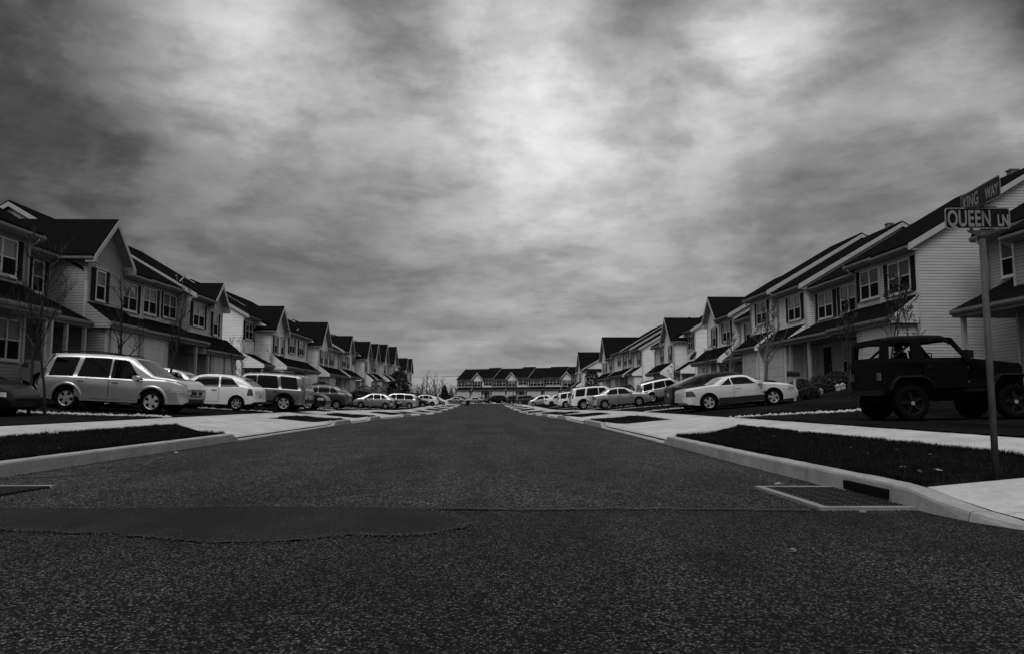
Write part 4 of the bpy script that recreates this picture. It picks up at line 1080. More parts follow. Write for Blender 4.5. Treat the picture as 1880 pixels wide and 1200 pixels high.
def make_suv(label, pm, style='five', L=4.78, Wd=1.96, H=1.76, grp=None, clad=False, rails=True, lower=None, dark_glass=True):
    k = L / 4.78; hh = H - 1.76
    T = [(0, .88), (.02, 1.02), (.11, 1.32), (.24, 1.66), (.36, 1.72), (1.1, 1.755), (2.1, 1.76), (2.75, 1.72), (2.98, 1.655), (3.66, 1.175), (3.74, 1.14), (4.2, 1.10), (4.55, 1.045), (4.70, .95), (4.78, .78)]
    T = [(x * k, z + hh * min(1, z / 1.7)) for x, z in T]
    Bt = [(0, .86), (.04, .97), (.2, 1.0), (1, 1.01), (3.1, .99), (3.8, 1.0), (4.3, .98), (4.6, .90), (4.78, .74)]
    Bt = [(x * k, z + hh * .5) for x, z in Bt]
    Bo = [(0, .42), (.12, .33), (.5, .30), (4.2, .28), (4.65, .30), (4.78, .38)]
    Bo = [(x * k, z) for x, z in Bo]
    c = Car(L, Wd, T, Bt, Bo, (.97 * k, 3.70 * k), .375, .28, .42, .17, .03, .92, .84)
    r = carroot('parked_suv', label, grp); c.body(pm, r)
    hi = lambda x: c.top(x) - .125; lo = lambda x: c.belt(x) + .03
    X = lambda v: v * k
    c.panel('side_window', r, M_cglass, X(.34), X(1.12), X(.50), X(1.26), lo, hi)
    c.panel('side_window', r, M_cglass, X(1.26), X(2.28), X(1.42), X(2.30), lo, hi)
    c.panel('side_window', r, M_cglass, X(2.34), X(3.42), X(2.36), X(2.86), lo, lambda x: min(hi(x), c.top(min(x, X(2.9))) - .12))
    c.glass('windscreen', r, X(3.02), X(3.70)); c.glass('rear_window', r, X(.05), X(.23), .84)
    c.door(r, X(1.22), X(2.31), pm, .44, X(1.40)); c.door(r, X(2.31), X(3.36), pm, .44, X(2.50))
    c.panel('sill_strip', r, lower or pm, X(1.36), X(3.28), X(1.36), X(3.28), .40, .50, .022, 10, 3)
    for wx in c.wh:   # flared arch lips
        for sd in (1, -1):
            m = MB(); rows = []
            for q in range(23):
                t = lerp(-.12, PI + .12, q / 22); row = []
                for rr, of in ((c.wr * 1.165, .0), (c.wr * 1.18, .028), (c.wr * 1.36, .022), (c.wr * 1.42, -.004)):
                    xx, zz = wx + math.cos(t) * rr, c.wr + math.sin(t) * rr; row.append((xx, sd * (c.side(xx, max(zz, c.bot(xx))) + of), max(zz, .30)))
                rows.append(row)
            m.grid(rows, M_plastic if clad else pm); m.build('wheel_arch', r, fix=False)
    c.panel('headlight', r, M_lamp, L - .52, L - .10, L - .40, L - .12, .70, .84, .010, 8, 4)
    c.frontface(r, .66, .82, .48, .76, 'headlight', M_lamp, .008)
    m = MB(); m.box(L - .02, L + .02, -.46, .46, .58, .80, M_plastic)
    m.box(L + .0, L + .035, -.42, .42, .61, .635, M_rim); m.box(L, L + .035, -.42, .42, .745, .77, M_rim); m.box(L, L + .04, -.08, .08, .64, .74, M_rim); m.build('grille', r)
    m = MB(); m.box(L - .05, L + .01, -.62, .62, .38, .50, M_plastic); m.build('lower_intake', r)
    c.panel('tail_light', r, M_tail, .03, .20, .12, .26, .98, 1.30, .010, 4, 5)
    m = MB(); m.box(-.05, .12, -.86, .86, .44, .60, lower or pm); m.build('rear_bumper', r)
    c.mirrors(r, X(3.22), pm)
    if rails:
        for sd in (1, -1):
            m = MB(); yy = sd * (c.section(X(1.8))[-7][0] - .06)
            m.tube([(X(.55), yy, c.roofz(X(.55), yy)), (X(.65), yy, c.roofz(X(.65), yy) + .06), (X(1.6), yy, c.roofz(X(1.6), yy) + .07), (X(2.5), yy, c.roofz(X(2.5), yy) + .06), (X(2.62), yy, c.roofz(X(2.62), yy))], .022, M_plastic, 6)
            m.build('roof_rail', r)
    finish_common(c, r, pm); c.wheels(r, style, .24)
    return r, c

def make_hatch(label, pm, style='seven', L=4.05, H=1.47, grp=None, three=True, Wd=1.70):
    k = L / 4.05; hh = H - 1.47
    T = [(0, .84), (.04, .93), (.12, .99), (.34, 1.15), (.60, 1.30), (.92, 1.41), (1.25, 1.455), (1.65, 1.47), (2.05, 1.455), (2.35, 1.405), (2.52, 1.35), (3.14, 1.01), (3.28, .955), (3.6, .90), (3.88, .80), (3.99, .70), (4.05, .58)]
    T = [(x * k, z + hh * min(1, z / 1.4)) for x, z in T]
    Bt = [(0, .82), (.1, .92), (.6, .97), (1.4, .93), (2.8, .88), (3.3, .86), (3.8, .76), (4.05, .55)]; Bt = [(x * k, z + hh * .4) for x, z in Bt]
    Bo = [(0, .38), (.15, .28), (.5, .22), (3.6, .2), (3.95, .22), (4.05, .30)]; Bo = [(x * k, z) for x, z in Bo]
    c = Car(L, Wd, T, Bt, Bo, (.72 * k, 3.22 * k), .30, .32, .6, .26, .03)
    r = carroot('parked_hatchback', label, grp); c.body(pm, r); X = lambda v: v * k
    hi = lambda x: c.top(x) - .09; lo = lambda x: c.belt(x) + .02
    if three:
        c.panel('side_window', r, M_cglass, X(.62), X(1.42), X(1.0), X(1.46), lo, hi)
        c.panel('side_window', r, M_cglass, X(1.50), X(2.96), X(1.54), X(2.36), lo, lambda x: min(hi(x), 1.37 + hh))
        c.door(r, X(1.46), X(2.86), pm, .34, X(1.66))
    else:
        c.panel('side_window', r, M_cglass, X(.60), X(1.20), X(.98), X(1.24), lo, hi)
        c.panel('side_window', r, M_cglass, X(1.26), X(1.96), X(1.30), X(1.98), lo, hi)
        c.panel('side_window', r, M_cglass, X(2.02), X(2.96), X(2.04), X(2.38), lo, lambda x: min(hi(x), 1.37 + hh))
        c.door(r, X(1.1), X(1.98), pm, .34, X(1.25)); c.door(r, X(1.98), X(2.90), pm, .34, X(2.15))
    c.glass('windscreen', r, X(2.53), X(3.15), .88); c.glass('rear_window', r, X(.16), X(.60), .80)
    m = MB(); zz = c.top(X(.66)); m.prism([(X(.50), zz + .0), (X(.86), zz + .075), (X(.86), zz + .04), (X(.52), zz - .05)], lambda p, t: (p[0], t, p[1]), -.52, .52, pm); m.build('spoiler', r)
    c.panel('tail_light', r, M_tail, .04, .30, .12, .26, .64, .92, .008, 4, 4)
    c.panel('headlight', r, M_lamp, L - .58, L - .10, L - .50, L - .16, .60, .74, .010, 8, 4)
    c.frontface(r, .50, .56, .0, .45, 'grille', M_plastic)
    m = MB(); m.box(-.045, .1, -.72, .72, .40, .54, pm); m.build('rear_bumper', r)
    c.mirrors(r, X(2.78), pm); finish_common(c, r, pm); c.wheels(r, style, .19)
    return r, c

def make_sedan(label, pm, style='nine', L=4.5, H=1.45, grp=None, Wd=1.74, coupe=False, fast=False):
    k = L / 4.5; hh = H - 1.45
    if coupe:   # low long-nosed two-seater with a hard top
        T = [(0, .74), (.05, .86), (.35, .925), (1.0, .965), (1.22, .99), (1.60, 1.215), (1.74, 1.255), (2.1, 1.29), (2.4, 1.27), (2.58, 1.225), (3.04, .955), (3.12, .93), (3.8, .86), (4.3, .75), (4.44, .66), (4.5, .52)]
        Bt = [(0, .72), (.06, .84), (1.0, .93), (2.6, .89), (3.2, .87), (4.1, .74), (4.5, .50)]
        Wh = (.92, 3.46)
    elif fast:
        T = [(0, .95), (.03, 1.02), (.25, 1.06), (1.0, 1.33), (1.5, 1.43), (2.0, 1.45), (2.5, 1.42), (2.75, 1.34), (3.42, 1.0), (3.55, .97), (4.1, .88), (4.35, .76), (4.45, .64), (4.5, .52)]
        Bt = [(0, .93), (.1, .99), (.9, .98), (2.8, .93), (3.6, .90), (4.2, .78), (4.5, .50)]; Wh = (.92, 3.58)
    else:
        T = [(0, .84), (.04, .95), (.2, 1.0), (.62, 1.03), (.78, 1.06), (1.28, 1.33), (1.46, 1.40), (2.0, 1.45), (2.5, 1.42), (2.72, 1.35), (3.42, 1.0), (3.52, .97), (4.1, .88), (4.35, .76), (4.45, .64), (4.5, .52)]
        Bt = [(0, .82), (.1, .93), (.9, .97), (2.8, .91), (3.6, .88), (4.2, .76), (4.5, .50)]; Wh = (.95, 3.56)
    T = [(x * k, z + hh * min(1, z / 1.4) * (0 if coupe else 1)) for x, z in T]; Bt = [(x * k, z) for x, z in Bt]
    Bo = [(0, .40), (.15, .27), (.5, .21), (4.0, .19), (4.4, .22), (4.5, .30)]; Bo = [(x * k, z) for x, z in Bo]
    c = Car(L, Wd, T, Bt, Bo, tuple(w * k for w in Wh), .315 if not coupe else .322, .45, .65, .28, .03, .86, .80)
    r = carroot('parked_coupe' if coupe else 'parked_sedan', label, grp); c.body(pm, r); X = lambda v: v * k
    hi = lambda x: c.top(x) - .075; lo = lambda x: c.belt(x) + .018
    if coupe:
        c.panel('side_window', r, M_cglass, X(1.36), X(1.88), X(1.78), X(1.80), lo, lambda x: min(hi(x), 1.2))
        c.panel('side_window', r, M_cglass, X(1.92), X(2.92), X(1.86), X(2.50), lo, lambda x: min(hi(x), 1.205))
        c.door(r, X(1.92), X(3.02), pm, .34, X(2.10), handle=pm)
        c.glass('windscreen', r, X(2.60), X(3.02), .88); c.glass('rear_window', r, X(1.26), X(1.60), .74)
        c.panel('sill_strip', r, P_dkgrey, X(1.30), X(3.10), X(1.30), X(3.10), .24, .46, .010, 8, 3)  # lower-side shade put into the dark colour of this strip
        c.panel('vent', r, M_plastic, X(3.06), X(3.20), X(3.06), X(3.20), .50, .58, .012, 3, 3)
        c.panel('tail_light', r, M_tail, .04, .42, .06, .30, .58, .80, .008, 5, 4)
    else:
        if fast: c.panel('side_window', r, M_cglass, X(.75), X(1.22), X(1.10), X(1.30), lo, hi)
        c.panel('side_window', r, M_cglass, X(1.12 if not fast else 1.28), X(1.98), X(1.42), X(2.00), lo, hi)
        c.panel('side_window', r, M_cglass, X(2.04), X(3.14), X(2.06), X(2.62), lo, lambda x: min(hi(x), 1.36 + hh))
        c.door(r, X(1.22), X(2.01), pm, .34, X(1.36)); c.door(r, X(2.01), X(3.08), pm, .34, X(2.18))
        c.glass('windscreen', r, X(2.75), X(3.40), .88); c.glass('rear_window', r, X(.82 if not fast else .3), X(1.28 if not fast else 1.0), .80)
        c.panel('tail_light', r, M_tail, .04, .34, .08, .26, .72, .88, .008, 5, 4)
    c.panel('headlight', r, M_lamp, L - .46, L - .10, L - .40, L - .14, .56, .68, .010, 8, 4)
    c.frontface(r, .46, .54, .0, .45, 'grille', M_plastic)
    m = MB(); hw_ = .78 if coupe else .72; m.prism([(-.05, -hw_ + .1), (.12, -hw_), (.12, hw_), (-.05, hw_ - .1)], lambda p, t: (p[0], p[1], t), .38, .54, pm); m.build('rear_bumper', r)
    c.mirrors(r, X(2.96), pm); finish_common(c, r, pm); c.wheels(r, style, .21)
    return r, c

def make_van(label, pm, style='five', L=5.0, H=1.75, grp=None, Wd=1.95, slope=False):
    k = L / 5.0; hh = H - 1.75
    T = [(0, .92), (.03, 1.05), (.22, 1.42), (.42, 1.66), (.8, 1.72), (2.0, 1.75), (2.9, 1.70), (3.25, 1.60), (4.15, 1.10), (4.3, 1.05), (4.7, .93), (4.92, .78), (5.0, .60)]
    if slope: T = [(0, .88), (.04, 1.0), (.35, 1.28), (.75, 1.55), (1.3, 1.69), (2.0, 1.75), (2.7, 1.72), (3.05, 1.62), (3.85, 1.12), (4.0, 1.08), (4.6, .96), (4.9, .80), (5.0, .60)]
    T = [(x * k, z + hh * min(1, z / 1.7)) for x, z in T]
    Bt = [(0, .90), (.1, 1.04), (1, 1.07), (3.4, 1.0), (4.2, .95), (4.8, .80), (5.0, .58)]; Bt = [(x * k, z) for x, z in Bt]
    Bo = [(0, .40), (.15, .30), (.5, .24), (4.5, .22), (4.9, .25), (5, .32)]; Bo = [(x * k, z) for x, z in Bo]
    c = Car(L, Wd, T, Bt, Bo, (.95 * k, 3.98 * k), .34, .35, .6, .2, .03)
    r = carroot('parked_crossover' if slope else 'parked_minivan', label, grp); c.body(pm, r); X = lambda v: v * k
    hi = lambda x: c.top(x) - .11; lo = lambda x: c.belt(x) + .02
    c.panel('side_window', r, M_cglass, X(.55 if not slope else .85), X(1.55), X(.62 if not slope else 1.25), X(1.58), lo, hi)
    c.panel('side_window', r, M_cglass, X(1.62), X(2.55), X(1.64), X(2.56), lo, hi)
    c.panel('side_window', r, M_cglass, X(2.62), X(3.80 if not slope else 3.5), X(2.64), X(3.10 if not slope else 2.95), lo, lambda x: min(hi(x), 1.58 + hh))
    c.glass('windscreen', r, X(3.28 if not slope else 3.08), X(4.10 if not slope else 3.8), .88); c.glass('rear_window', r, X(.06), X(.40), .82)
    c.door(r, X(1.5), X(2.58), pm, .38, X(1.7)); c.door(r, X(2.58), X(3.7), pm, .38, X(2.75))
    c.panel('tail_light', r, M_tail, .03, .2, .16, .3, .95, 1.28, .008, 4, 4)
    c.panel('headlight', r, M_lamp, L - .55, L - .12, L - .48, L - .18, .62, .76, .010, 8, 4)
    m = MB(); m.box(-.05, .1, -.82, .82, .42, .58, pm); m.build('rear_bumper', r)
    c.mirrors(r, X(3.45), pm); finish_common(c, r, pm); c.wheels(r, style, .22)
    return r, c

def make_jeep():
    r = empty('parked_off_roader', (0, 0, 0), 0, 'black boxy two-door off-roader with soft top, behind the street sign pole', 'car')
    P = P_matt; Wd = 1.56; h = Wd / 2; wr = .40; L = 3.95; wh = (.63, 3.0); BT = 1.36; TT = 1.93
    m = MB(); m.prism([(.04, .62), (.02, BT), (2.05, BT), (2.12, BT + .05), (2.2, BT + .03), (3.30, BT - .08), (3.36, BT - .16), (3.36, .70), (2.45, .62)], lambda p, t: (p[0], t * (1 - .16 * max(0, (p[0] - 2.1) / 1.2)), p[1]), -h, h, P)
    b = m.build('body', r)
    md = b.modifiers.new('bevel', 'BEVEL'); md.width = .03; md.segments = 3
    m = MB(); m.box(.25, 3.5, -.40, .40, .44, .64, M_seam); m.box(.1, 3.6, -.5, -.42, .52, .62, M_seam); m.box(.1, 3.6, .42, .5, .52, .62, M_seam); m.build('chassis', r)
    m = MB(); rows = []
    for x, z in ((.10, TT - .12), (.16, TT - .06), (.5, TT), (1.1, TT + .02), (1.45, TT + .01), (1.60, TT - .03), (1.66, TT - .09)):
        w = h - .08; rows.append([(x, -w, z - .12), (x, -w + .01, z - .05), (x, -w + .07, z), (x, -.3, z + .02), (x, .3, z + .02), (x, w - .07, z), (x, w - .01, z - .05), (x, w, z - .12)])
    m.grid(rows, P); m.grid([[(x, y, z - .03) for x, y, z in q] for q in rows], P); m.build('soft_top', r, fix=False)
    def yy(z): return h - .01 - (z - BT) * .13
    Z1 = TT - .09
    for sd in (1, -1):
        m = MB()
        def pil(x0, x1, t0, t1, zt=Z1, za=BT - .01):
            m.prism([(x0, za), (x1, za), (t1, zt), (t0, zt)], lambda p, t: (p[0], sd * (yy(p[1]) - t), p[1]), 0, .035, P)
        pil(.04, .20, .10, .24); pil(.74, .95, .76, .97); pil(1.98, 2.10, 1.58, 1.68)
        for x0, x1, t0, t1 in ((.20, .74, .24, .76), (.95, 2.0, .97, 1.60)):
            m.prism([(x0, BT - .01), (x1, BT - .01), (x1 - .03, BT + .06), (x0 + .03, BT + .06)], lambda p, t: (p[0], sd * (yy(p[1]) - t), p[1]), .001, .034, P)
            m.prism([(t0, Z1 - .06), (t1 + .03, Z1 - .06), (t1, Z1 + .03), (t0, Z1 + .03)], lambda p, t: (p[0], sd * (yy(p[1]) - t), p[1]), .001, .034, P)
        m.build('window_frame', r)
        d = MB(); d.box(.97, 1.98, sd * (h + .002), sd * (h + .022), .74, BT - .02, P); d = d.build('door', r)
        q = MB(); q.box(1.04, 1.18, sd * (h + .022), sd * (h + .045), BT - .16, BT - .12, M_plastic); q.build('handle', d)
        q = MB(); q.box(1.86, 1.96, sd * h, sd * (h + .14), BT + .05, BT + .09, M_plastic); q.prism([(1.84, BT + .02), (1.98, BT + .04), (1.98, BT + .20), (1.84, BT + .22)], lambda p, t: (p[0], sd * t, p[1]), h + .10, h + .28, M_plastic); q.build('mirror', r)
        q = MB()
        for hz in (.82, 1.14): q.tube([(1.99, sd * (h + .02), hz), (1.99, sd * (h + .02), hz + .07)], .016, M_galv, 6)
        q.build('hinge', r)
        for wx in wh:
            f = MB()
            fl = [(-.52, .74), (-.46, .92), (-.32, 1.04), (.28, 1.04), (.44, .96), (.54, .74)] if wx > 2 else [(-.50, .72), (-.42, .90), (-.28, 1.02), (.26, 1.02), (.42, .92), (.52, .72)]
            rows = [[(wx + a, sd * (h - .10), z), (wx + a, sd * (h + .14), z), (wx + a, sd * (h + .15), z - .035), (wx + a * .95, sd * (h - .10), z - .05)] for a, z in fl]
            f.grid(rows, M_plastic, False, True); f.build('fender', r)
    # back end: frame round the clear rear window
    m = MB()
    for a, b_ in ((-h + .06, -h + .16), (h - .16, h - .06)): m.prism([(.02, BT), (.06, BT), (.13, Z1), (.09, Z1)], lambda p, t: (p[0], t, p[1]), a, b_, P)
    m.prism([(.025, BT), (.065, BT), (.075, BT + .09), (.035, BT + .09)], lambda p, t: (p[0], t, p[1]), -h + .16, h - .16, P)
    m.prism([(.08, Z1 - .09), (.12, Z1 - .09), (.13, Z1 + .03), (.09, Z1 + .03)], lambda p, t: (p[0], t, p[1]), -h + .16, h - .16, P); m.build('rear_window_frame', r)
    for y in (-.34, .34):
        s_ = MB(); x = 1.25; s_.prism([(x - .20, 1.10), (x - .06, 1.10), (x - .14, 1.60), (x - .26, 1.62)], lambda p, t: (p[0], y + t, p[1]), -.20, .20, M_plastic)
        s_.prism([(x - .26, 1.63), (x - .16, 1.62), (x - .18, 1.76), (x - .27, 1.76)], lambda p, t: (p[0], y + t, p[1]), -.11, .11, M_plastic); s_.build('seat', r)
    s_ = MB(); s_.tube([(1.72 + .06 * math.sin(t), .34 + .17 * math.cos(t), 1.42 + .17 * math.sin(t)) for t in [2 * PI * i / 20 for i in range(21)]], .015, M_plastic, 6, False); s_.build('steering_wheel', r)
    s_ = MB(); s_.tube([(.85, -.62, 1.3), (.85, -.58, 1.80), (.85, 0, 1.83), (.85, .58, 1.80), (.85, .62, 1.3)], .035, M_plastic, 8)
    for q in (-1, 1): s_.tube([(.12, .60 * q, 1.2), (.85, .58 * q, 1.80), (1.55, .56 * q, 1.80)], .03, M_plastic, 8)
    s_.build('roll_bar', r)
    m = MB()
    for a, b_ in ((-h + .05, -h + .12), (h - .12, h - .05)): m.prism([(2.04, BT), (2.11, BT), (1.69, TT - .05), (1.62, TT - .05)], lambda p, t: (p[0], t, p[1]), a, b_, P)
    m.prism([(1.70, TT - .13), (1.76, TT - .13), (1.69, TT - .04), (1.63, TT - .04)], lambda p, t: (p[0], t, p[1]), -h + .12, h - .12, P); m.build('windscreen_frame', r)
    m = MB(); m.box(3.36, 3.40, -.56, .56, .76, BT - .14, P)
    for i in range(7): m.box(3.401, 3.406, -.21 + .06 * i, -.18 + .06 * i, .86, 1.10, M_black)
    m.build('grille', r)
    for sd in (1, -1):
        m = MB(); rows = [[(3.406 + q, sd * .40 + math.cos(t) * p, 1.0 + math.sin(t) * p) for t in [2 * PI * i / 16 for i in range(16)]] for p, q in ((.10, 0), (.095, .02), (.05, .035), (.005, .04))]
        m.grid(rows, M_lamp, True, True); m.build('headlight', r)
        m = MB(); m.box(-.03, .03, sd * .60, sd * .72, .92, 1.10, M_tail); m.build('tail_light', r)
    m = MB(); m.box(3.55, 3.70, -.72, .72, .62, .76, M_plastic); m.build('front_bumper', r)
    m = MB(); m.box(-.10, .04, -.74, .74, .58, .70, M_plastic); m.build('rear_bumper', r)
    tm, rm = wheel_proto(wr, .25, 'blackr')
    hub = MB(); hub.prism([(math.cos(t) * .045, math.sin(t) * .045) for t in [2 * PI * i / 12 for i in range(12)]], lambda p, t: (p[0], t, p[1]), .09, .115, M_rim)
    first = None
    for wx in wh:
        for sd in (1, -1):
            if first is None: t = tm.build('wheel', r); rm.build('rim', t); hub.build('hub_cap', t); first = t
            else: t = copy_tree(first, r)
            t.location = (wx, sd * (h - .02), wr); t.rotation_euler = (0, .2, 0 if sd > 0 else PI)
    c = Car(L, Wd, [(0, 1)], [(0, .9)], [(0, .4)], wh, wr)
    return r, c

GC_L, GC_R, GC_E = 'cars parked on the left driveways', 'cars parked on the right driveways', 'cars parked before the end terrace'
# ---- left
r, c = make_suv('large silver SUV parked nose to the street at front left', P_gold, 'five', grp=GC_L, H=1.84); place(r, c, -1, -14.72, 26.15, 1)
r, c = make_hatch('white three-door hatchback with its tail to the street behind the large silver SUV', P_white, 'seven', grp=GC_L); place(r, c, -1, -9.85, 32.95, -1)
r, c = make_suv('dark boxy SUV with bright five-spoke wheels behind the white hatchback', P_mid, 'five', grp=GC_L, clad=True, H=1.77, lower=M_plastic); place(r, c, -1, -8.85, 37.5, -1)
r, c = make_sedan('dark sedan mostly outside the left frame edge, nose to the street', P_black, 'nine', grp=GC_L); place(r, c, -1, -17.4, 21.7, 1)
r, c = make_sedan('pale sedan half hidden between the dark sedan and the large silver SUV', P_light, 'nine', grp=GC_L, L=4.2); place(r, c, -1, -17.2, 29.0, 1)
r, c = make_sedan('pale sedan whose roof shows between the silver SUV and white hatchback', P_light, 'nine', grp=GC_L); place(r, c, -1, -17.0, 36.2, 1)
r, c = make_sedan('black sedan with bright spoked wheels just beyond the dark boxy SUV', P_black, 'five', grp=GC_L); place(r, c, -1, -13.7, 43.6, 1)
r, c = make_hatch('dark grey compact wagon with arched windows, left of the distant silver hatchback', P_dkgrey, 'nine', L=4.4, H=1.62, grp=GC_L, three=False); place(r, c, -1, -10.2, 55.6, -1)
r, c = make_hatch('small silver five-door hatchback seen side-on, midway down the left side', P_silver, 'star', L=4.1, H=1.53, grp=GC_L, three=False); place(r, c, -1, -10.25, 80.6, -1)
r, c = make_suv('black SUV beyond and left of the distant silver hatchback', P_black, 'nine', grp=GC_L); place(r, c, -1, -10.9 - 1.6, 87.8, -1)
r, c = make_hatch('black hatchback nosing out between silver hatchback and silver minivan', P_black, 'nine', grp=GC_L, three=False); place(r, c, -1, -13.8, 84.4, 1)
r, c = make_van('silver minivan on a far left driveway', P_silver, 'star', grp=GC_L); place(r, c, -1, -8.95, 93.5, -1)
r, c = make_sedan('dark sedan between silver minivan and white crossover', P_black, 'nine', grp=GC_L); place(r, c, -1, -13.2, 108.5, 1)
r, c = make_van('white crossover on a far left driveway beyond the silver minivan', P_white, 'dark', L=4.7, H=1.68, grp=GC_L, slope=True); place(r, c, -1, -8.5, 122.5, -1)
r, c = make_sedan('black sedan just right of the white crossover', P_black, 'nine', grp=GC_L); place(r, c, -1, -12.9, 131.5, 1)
r, c = make_sedan('white sedan farthest along the left side', P_white, 'nine', grp=GC_L); place(r, c, -1, -12.4, 141, 1)
# ---- right
r, c = make_jeep(); r['group'] = GC_R; place(r, c, 1, 8.85, 17.98, 1)
r, c = make_sedan('silver two-door coupe with a long bonnet parked nose to the houses at right', P_pearl, 'five', L=4.47, H=1.29, grp=GC_R, Wd=1.80, coupe=True); place(r, c, 1, 7.5, 30.4, 1)
r, c = make_sedan('black fastback sedan parked just beyond the silver coupe', P_black, 'nine', L=4.9, H=1.5, grp=GC_R, Wd=1.84, fast=True); place(r, c, 1, 7.9, 34.0, 1)
r, c = make_sedan('silver four-door sedan midway down the right side', P_silver, 'nine', L=4.4, H=1.46, grp=GC_R); place(r, c, 1, 7.45, 57.6, 1)
r, c = make_suv('pale compact SUV up a driveway between silver sedan and black fastback', P_light, 'seven', L=4.4, H=1.66, grp=GC_R); place(r, c, 1, 11.9, 61.6, 1)
r, c = make_suv('large white SUV beside the silver four-door sedan', P_white, 'seven', L=4.9, H=1.86, grp=GC_R, clad=True); place(r, c, 1, 6.8, 66.0, 1)
r, c = make_suv('smaller white boxy SUV beyond the large white SUV', P_white, 'seven', L=4.4, H=1.78, grp=GC_R); place(r, c, 1, 7.6, 88.8, 1)
r, c = make_sedan('white sedan with its tail to the street, far right side', P_white, 'dark', grp=GC_R); place(r, c, 1, 7.3, 106.5, 1)
r, c = make_hatch('pale rounded compact with dark windows near the end of the right side', P_light, 'star', L=3.9, H=1.5, grp=GC_R); place(r, c, 1, 9.4, 116.5, -1)
r, c = make_van('dark minivan parked near the street lamp at the far end', P_dkgrey, 'nine', L=4.8, grp=GC_R); place(r, c, 1, 4.6, 150.5, 1)
r, c = make_suv('black SUV left of the dark minivan by the street lamp', P_black, 'nine', grp=GC_R); place(r, c, 1, 3.2, 161, 1)
# ---- end of street
ends = [(-9.6, 181.8, make_sedan, P_black, 'black car at the left end of the end terrace'),
        (-6.4, 180.0, make_sedan, P_silver, 'silver sedan second from left before the end terrace'),
        (-4.4, 178.9, make_sedan, P_dkgrey, 'dark sedan beside the silver sedan before the end terrace'),
        (-2.0, 177.4, make_sedan, P_silver, 'silver sedan nearest the middle gable of the end terrace'),
        (0.6, 176.3, make_van, P_mid, 'grey minivan before the middle gable of the end terrace'),
        (3.0, 175.0, make_suv, P_black, 'black SUV left of the street lamp before the end terrace'),
        (5.6, 173.8, make_van, P_dkgrey, 'dark crossover right of the street lamp before the end terrace')]
for i, (x, y, fn, pm, lab) in enumerate(ends):
    r, c = fn(lab, pm, grp=GC_E); r.location = (x, y, surf(x, y) + .08); r.rotation_euler = (0, 0, PI + TH * .5 if i % 2 else -.35)

# ------------------------------------------------------------------ street sign
sg = empty('street_sign', (4.68, 7.1, surf(4.68, 7.1)), 0, 'steel pole with QUEEN LN and KING WAY name plates at the near right corner', 'street sign')
z0 = sg.location.z
m = MB(); m.tube([(0, 0, -.2), (0, 0, 2.50 - z0)], .030, M_galv, 20); m.build('pole', sg)
m = MB(); m.tube([(0, 0, 2.49 - z0), (0, 0, 2.54 - z0)], .034, M_galv, 16)
m.prism([(-.04, -.035), (.04, -.035), (.14, .012), (.14, .024), (-.14, .024), (-.14, .012)], lambda p, t: (p[0], t, 2.545 - z0 + p[1]), -.009, .009, M_galv)
for bx in (-.10, .10): m.box(bx - .008, bx + .008, -.016, .016, 2.560 - z0, 2.60 - z0, M_galv)
m.build('bracket', sg)
def rrect(w, h, r, n=6):
    P = []
    for cx_, cy_, a in ((w - r, h - r, 0), (-w + r, h - r, 90), (-w + r, -h + r, 180), (w - r, -h + r, 270)):
        for i in range(n + 1):
            t = R(a + 90 * i / n); P.append((cx_ + math.cos(t) * r, cy_ + math.sin(t) * r))
    return P
def plate(w, h, loc, rz, words, nm):
    pl = MB(); pl.prism(rrect(w / 2, h / 2, .03), lambda p, t: (p[0], t, p[1]), -.0025, .0025, M_signtext)
    o = pl.build('name_plate', sg); o.location = loc; o.rotation_euler = (0, 0, rz)
    f = MB(); f.prism(rrect(w / 2 - .011, h / 2 - .011, .024), lambda p, t: (p[0], t, p[1]), -.0036, .0036, M_signface); ff = f.build('face', o)
    for (txt, size, x, z, sx) in words:
        for side_ in (1, -1):
            cu = bpy.data.curves.new('letters', 'FONT'); cu.body = txt; cu.size = size; cu.offset = .0055; cu.extrude = .0006
            cu.align_x = 'LEFT'; cu.space_character = 1.06
            t = bpy.data.objects.new('letters', cu); C.objects.link(t); dg = bpy.context.evaluated_depsgraph_get(); dg.update()
            me = bpy.data.meshes.new_from_object(t.evaluated_get(dg)); bpy.data.objects.remove(t)
            me.materials.clear(); me.materials.append(M_signtext)
            t = bpy.data.objects.new('lettering', me); C.objects.link(t); t.parent = o
            t.rotation_euler = (PI / 2, 0, 0 if side_ > 0 else PI); t.scale = (sx, 1, 1)
            t.location = (x if side_ > 0 else -x, -.0042 * side_, z)
    return o
plate(.615, .205, (-.035, -.0, 2.685 - z0), R(-3), [('QUEEN', .215, -.285, -.075, .56), ('LN', .150, .185, -.075, .56)], 'q')
plate(.78, .20, (-.0, .0, 2.90 - z0), R(-98.4) , [('KING', .178, -.34, -.062, .72), ('WAY', .140, .115, -.062, .72)], 'k')
m = MB(); m.box(-.15, .15, -.014, .014, 2.789 - z0, 2.800 - z0, M_galv); m.box(-.02, .02, -.16, .16, 2.801 - z0, 2.812 - z0, M_galv); m.build('bracket', sg)

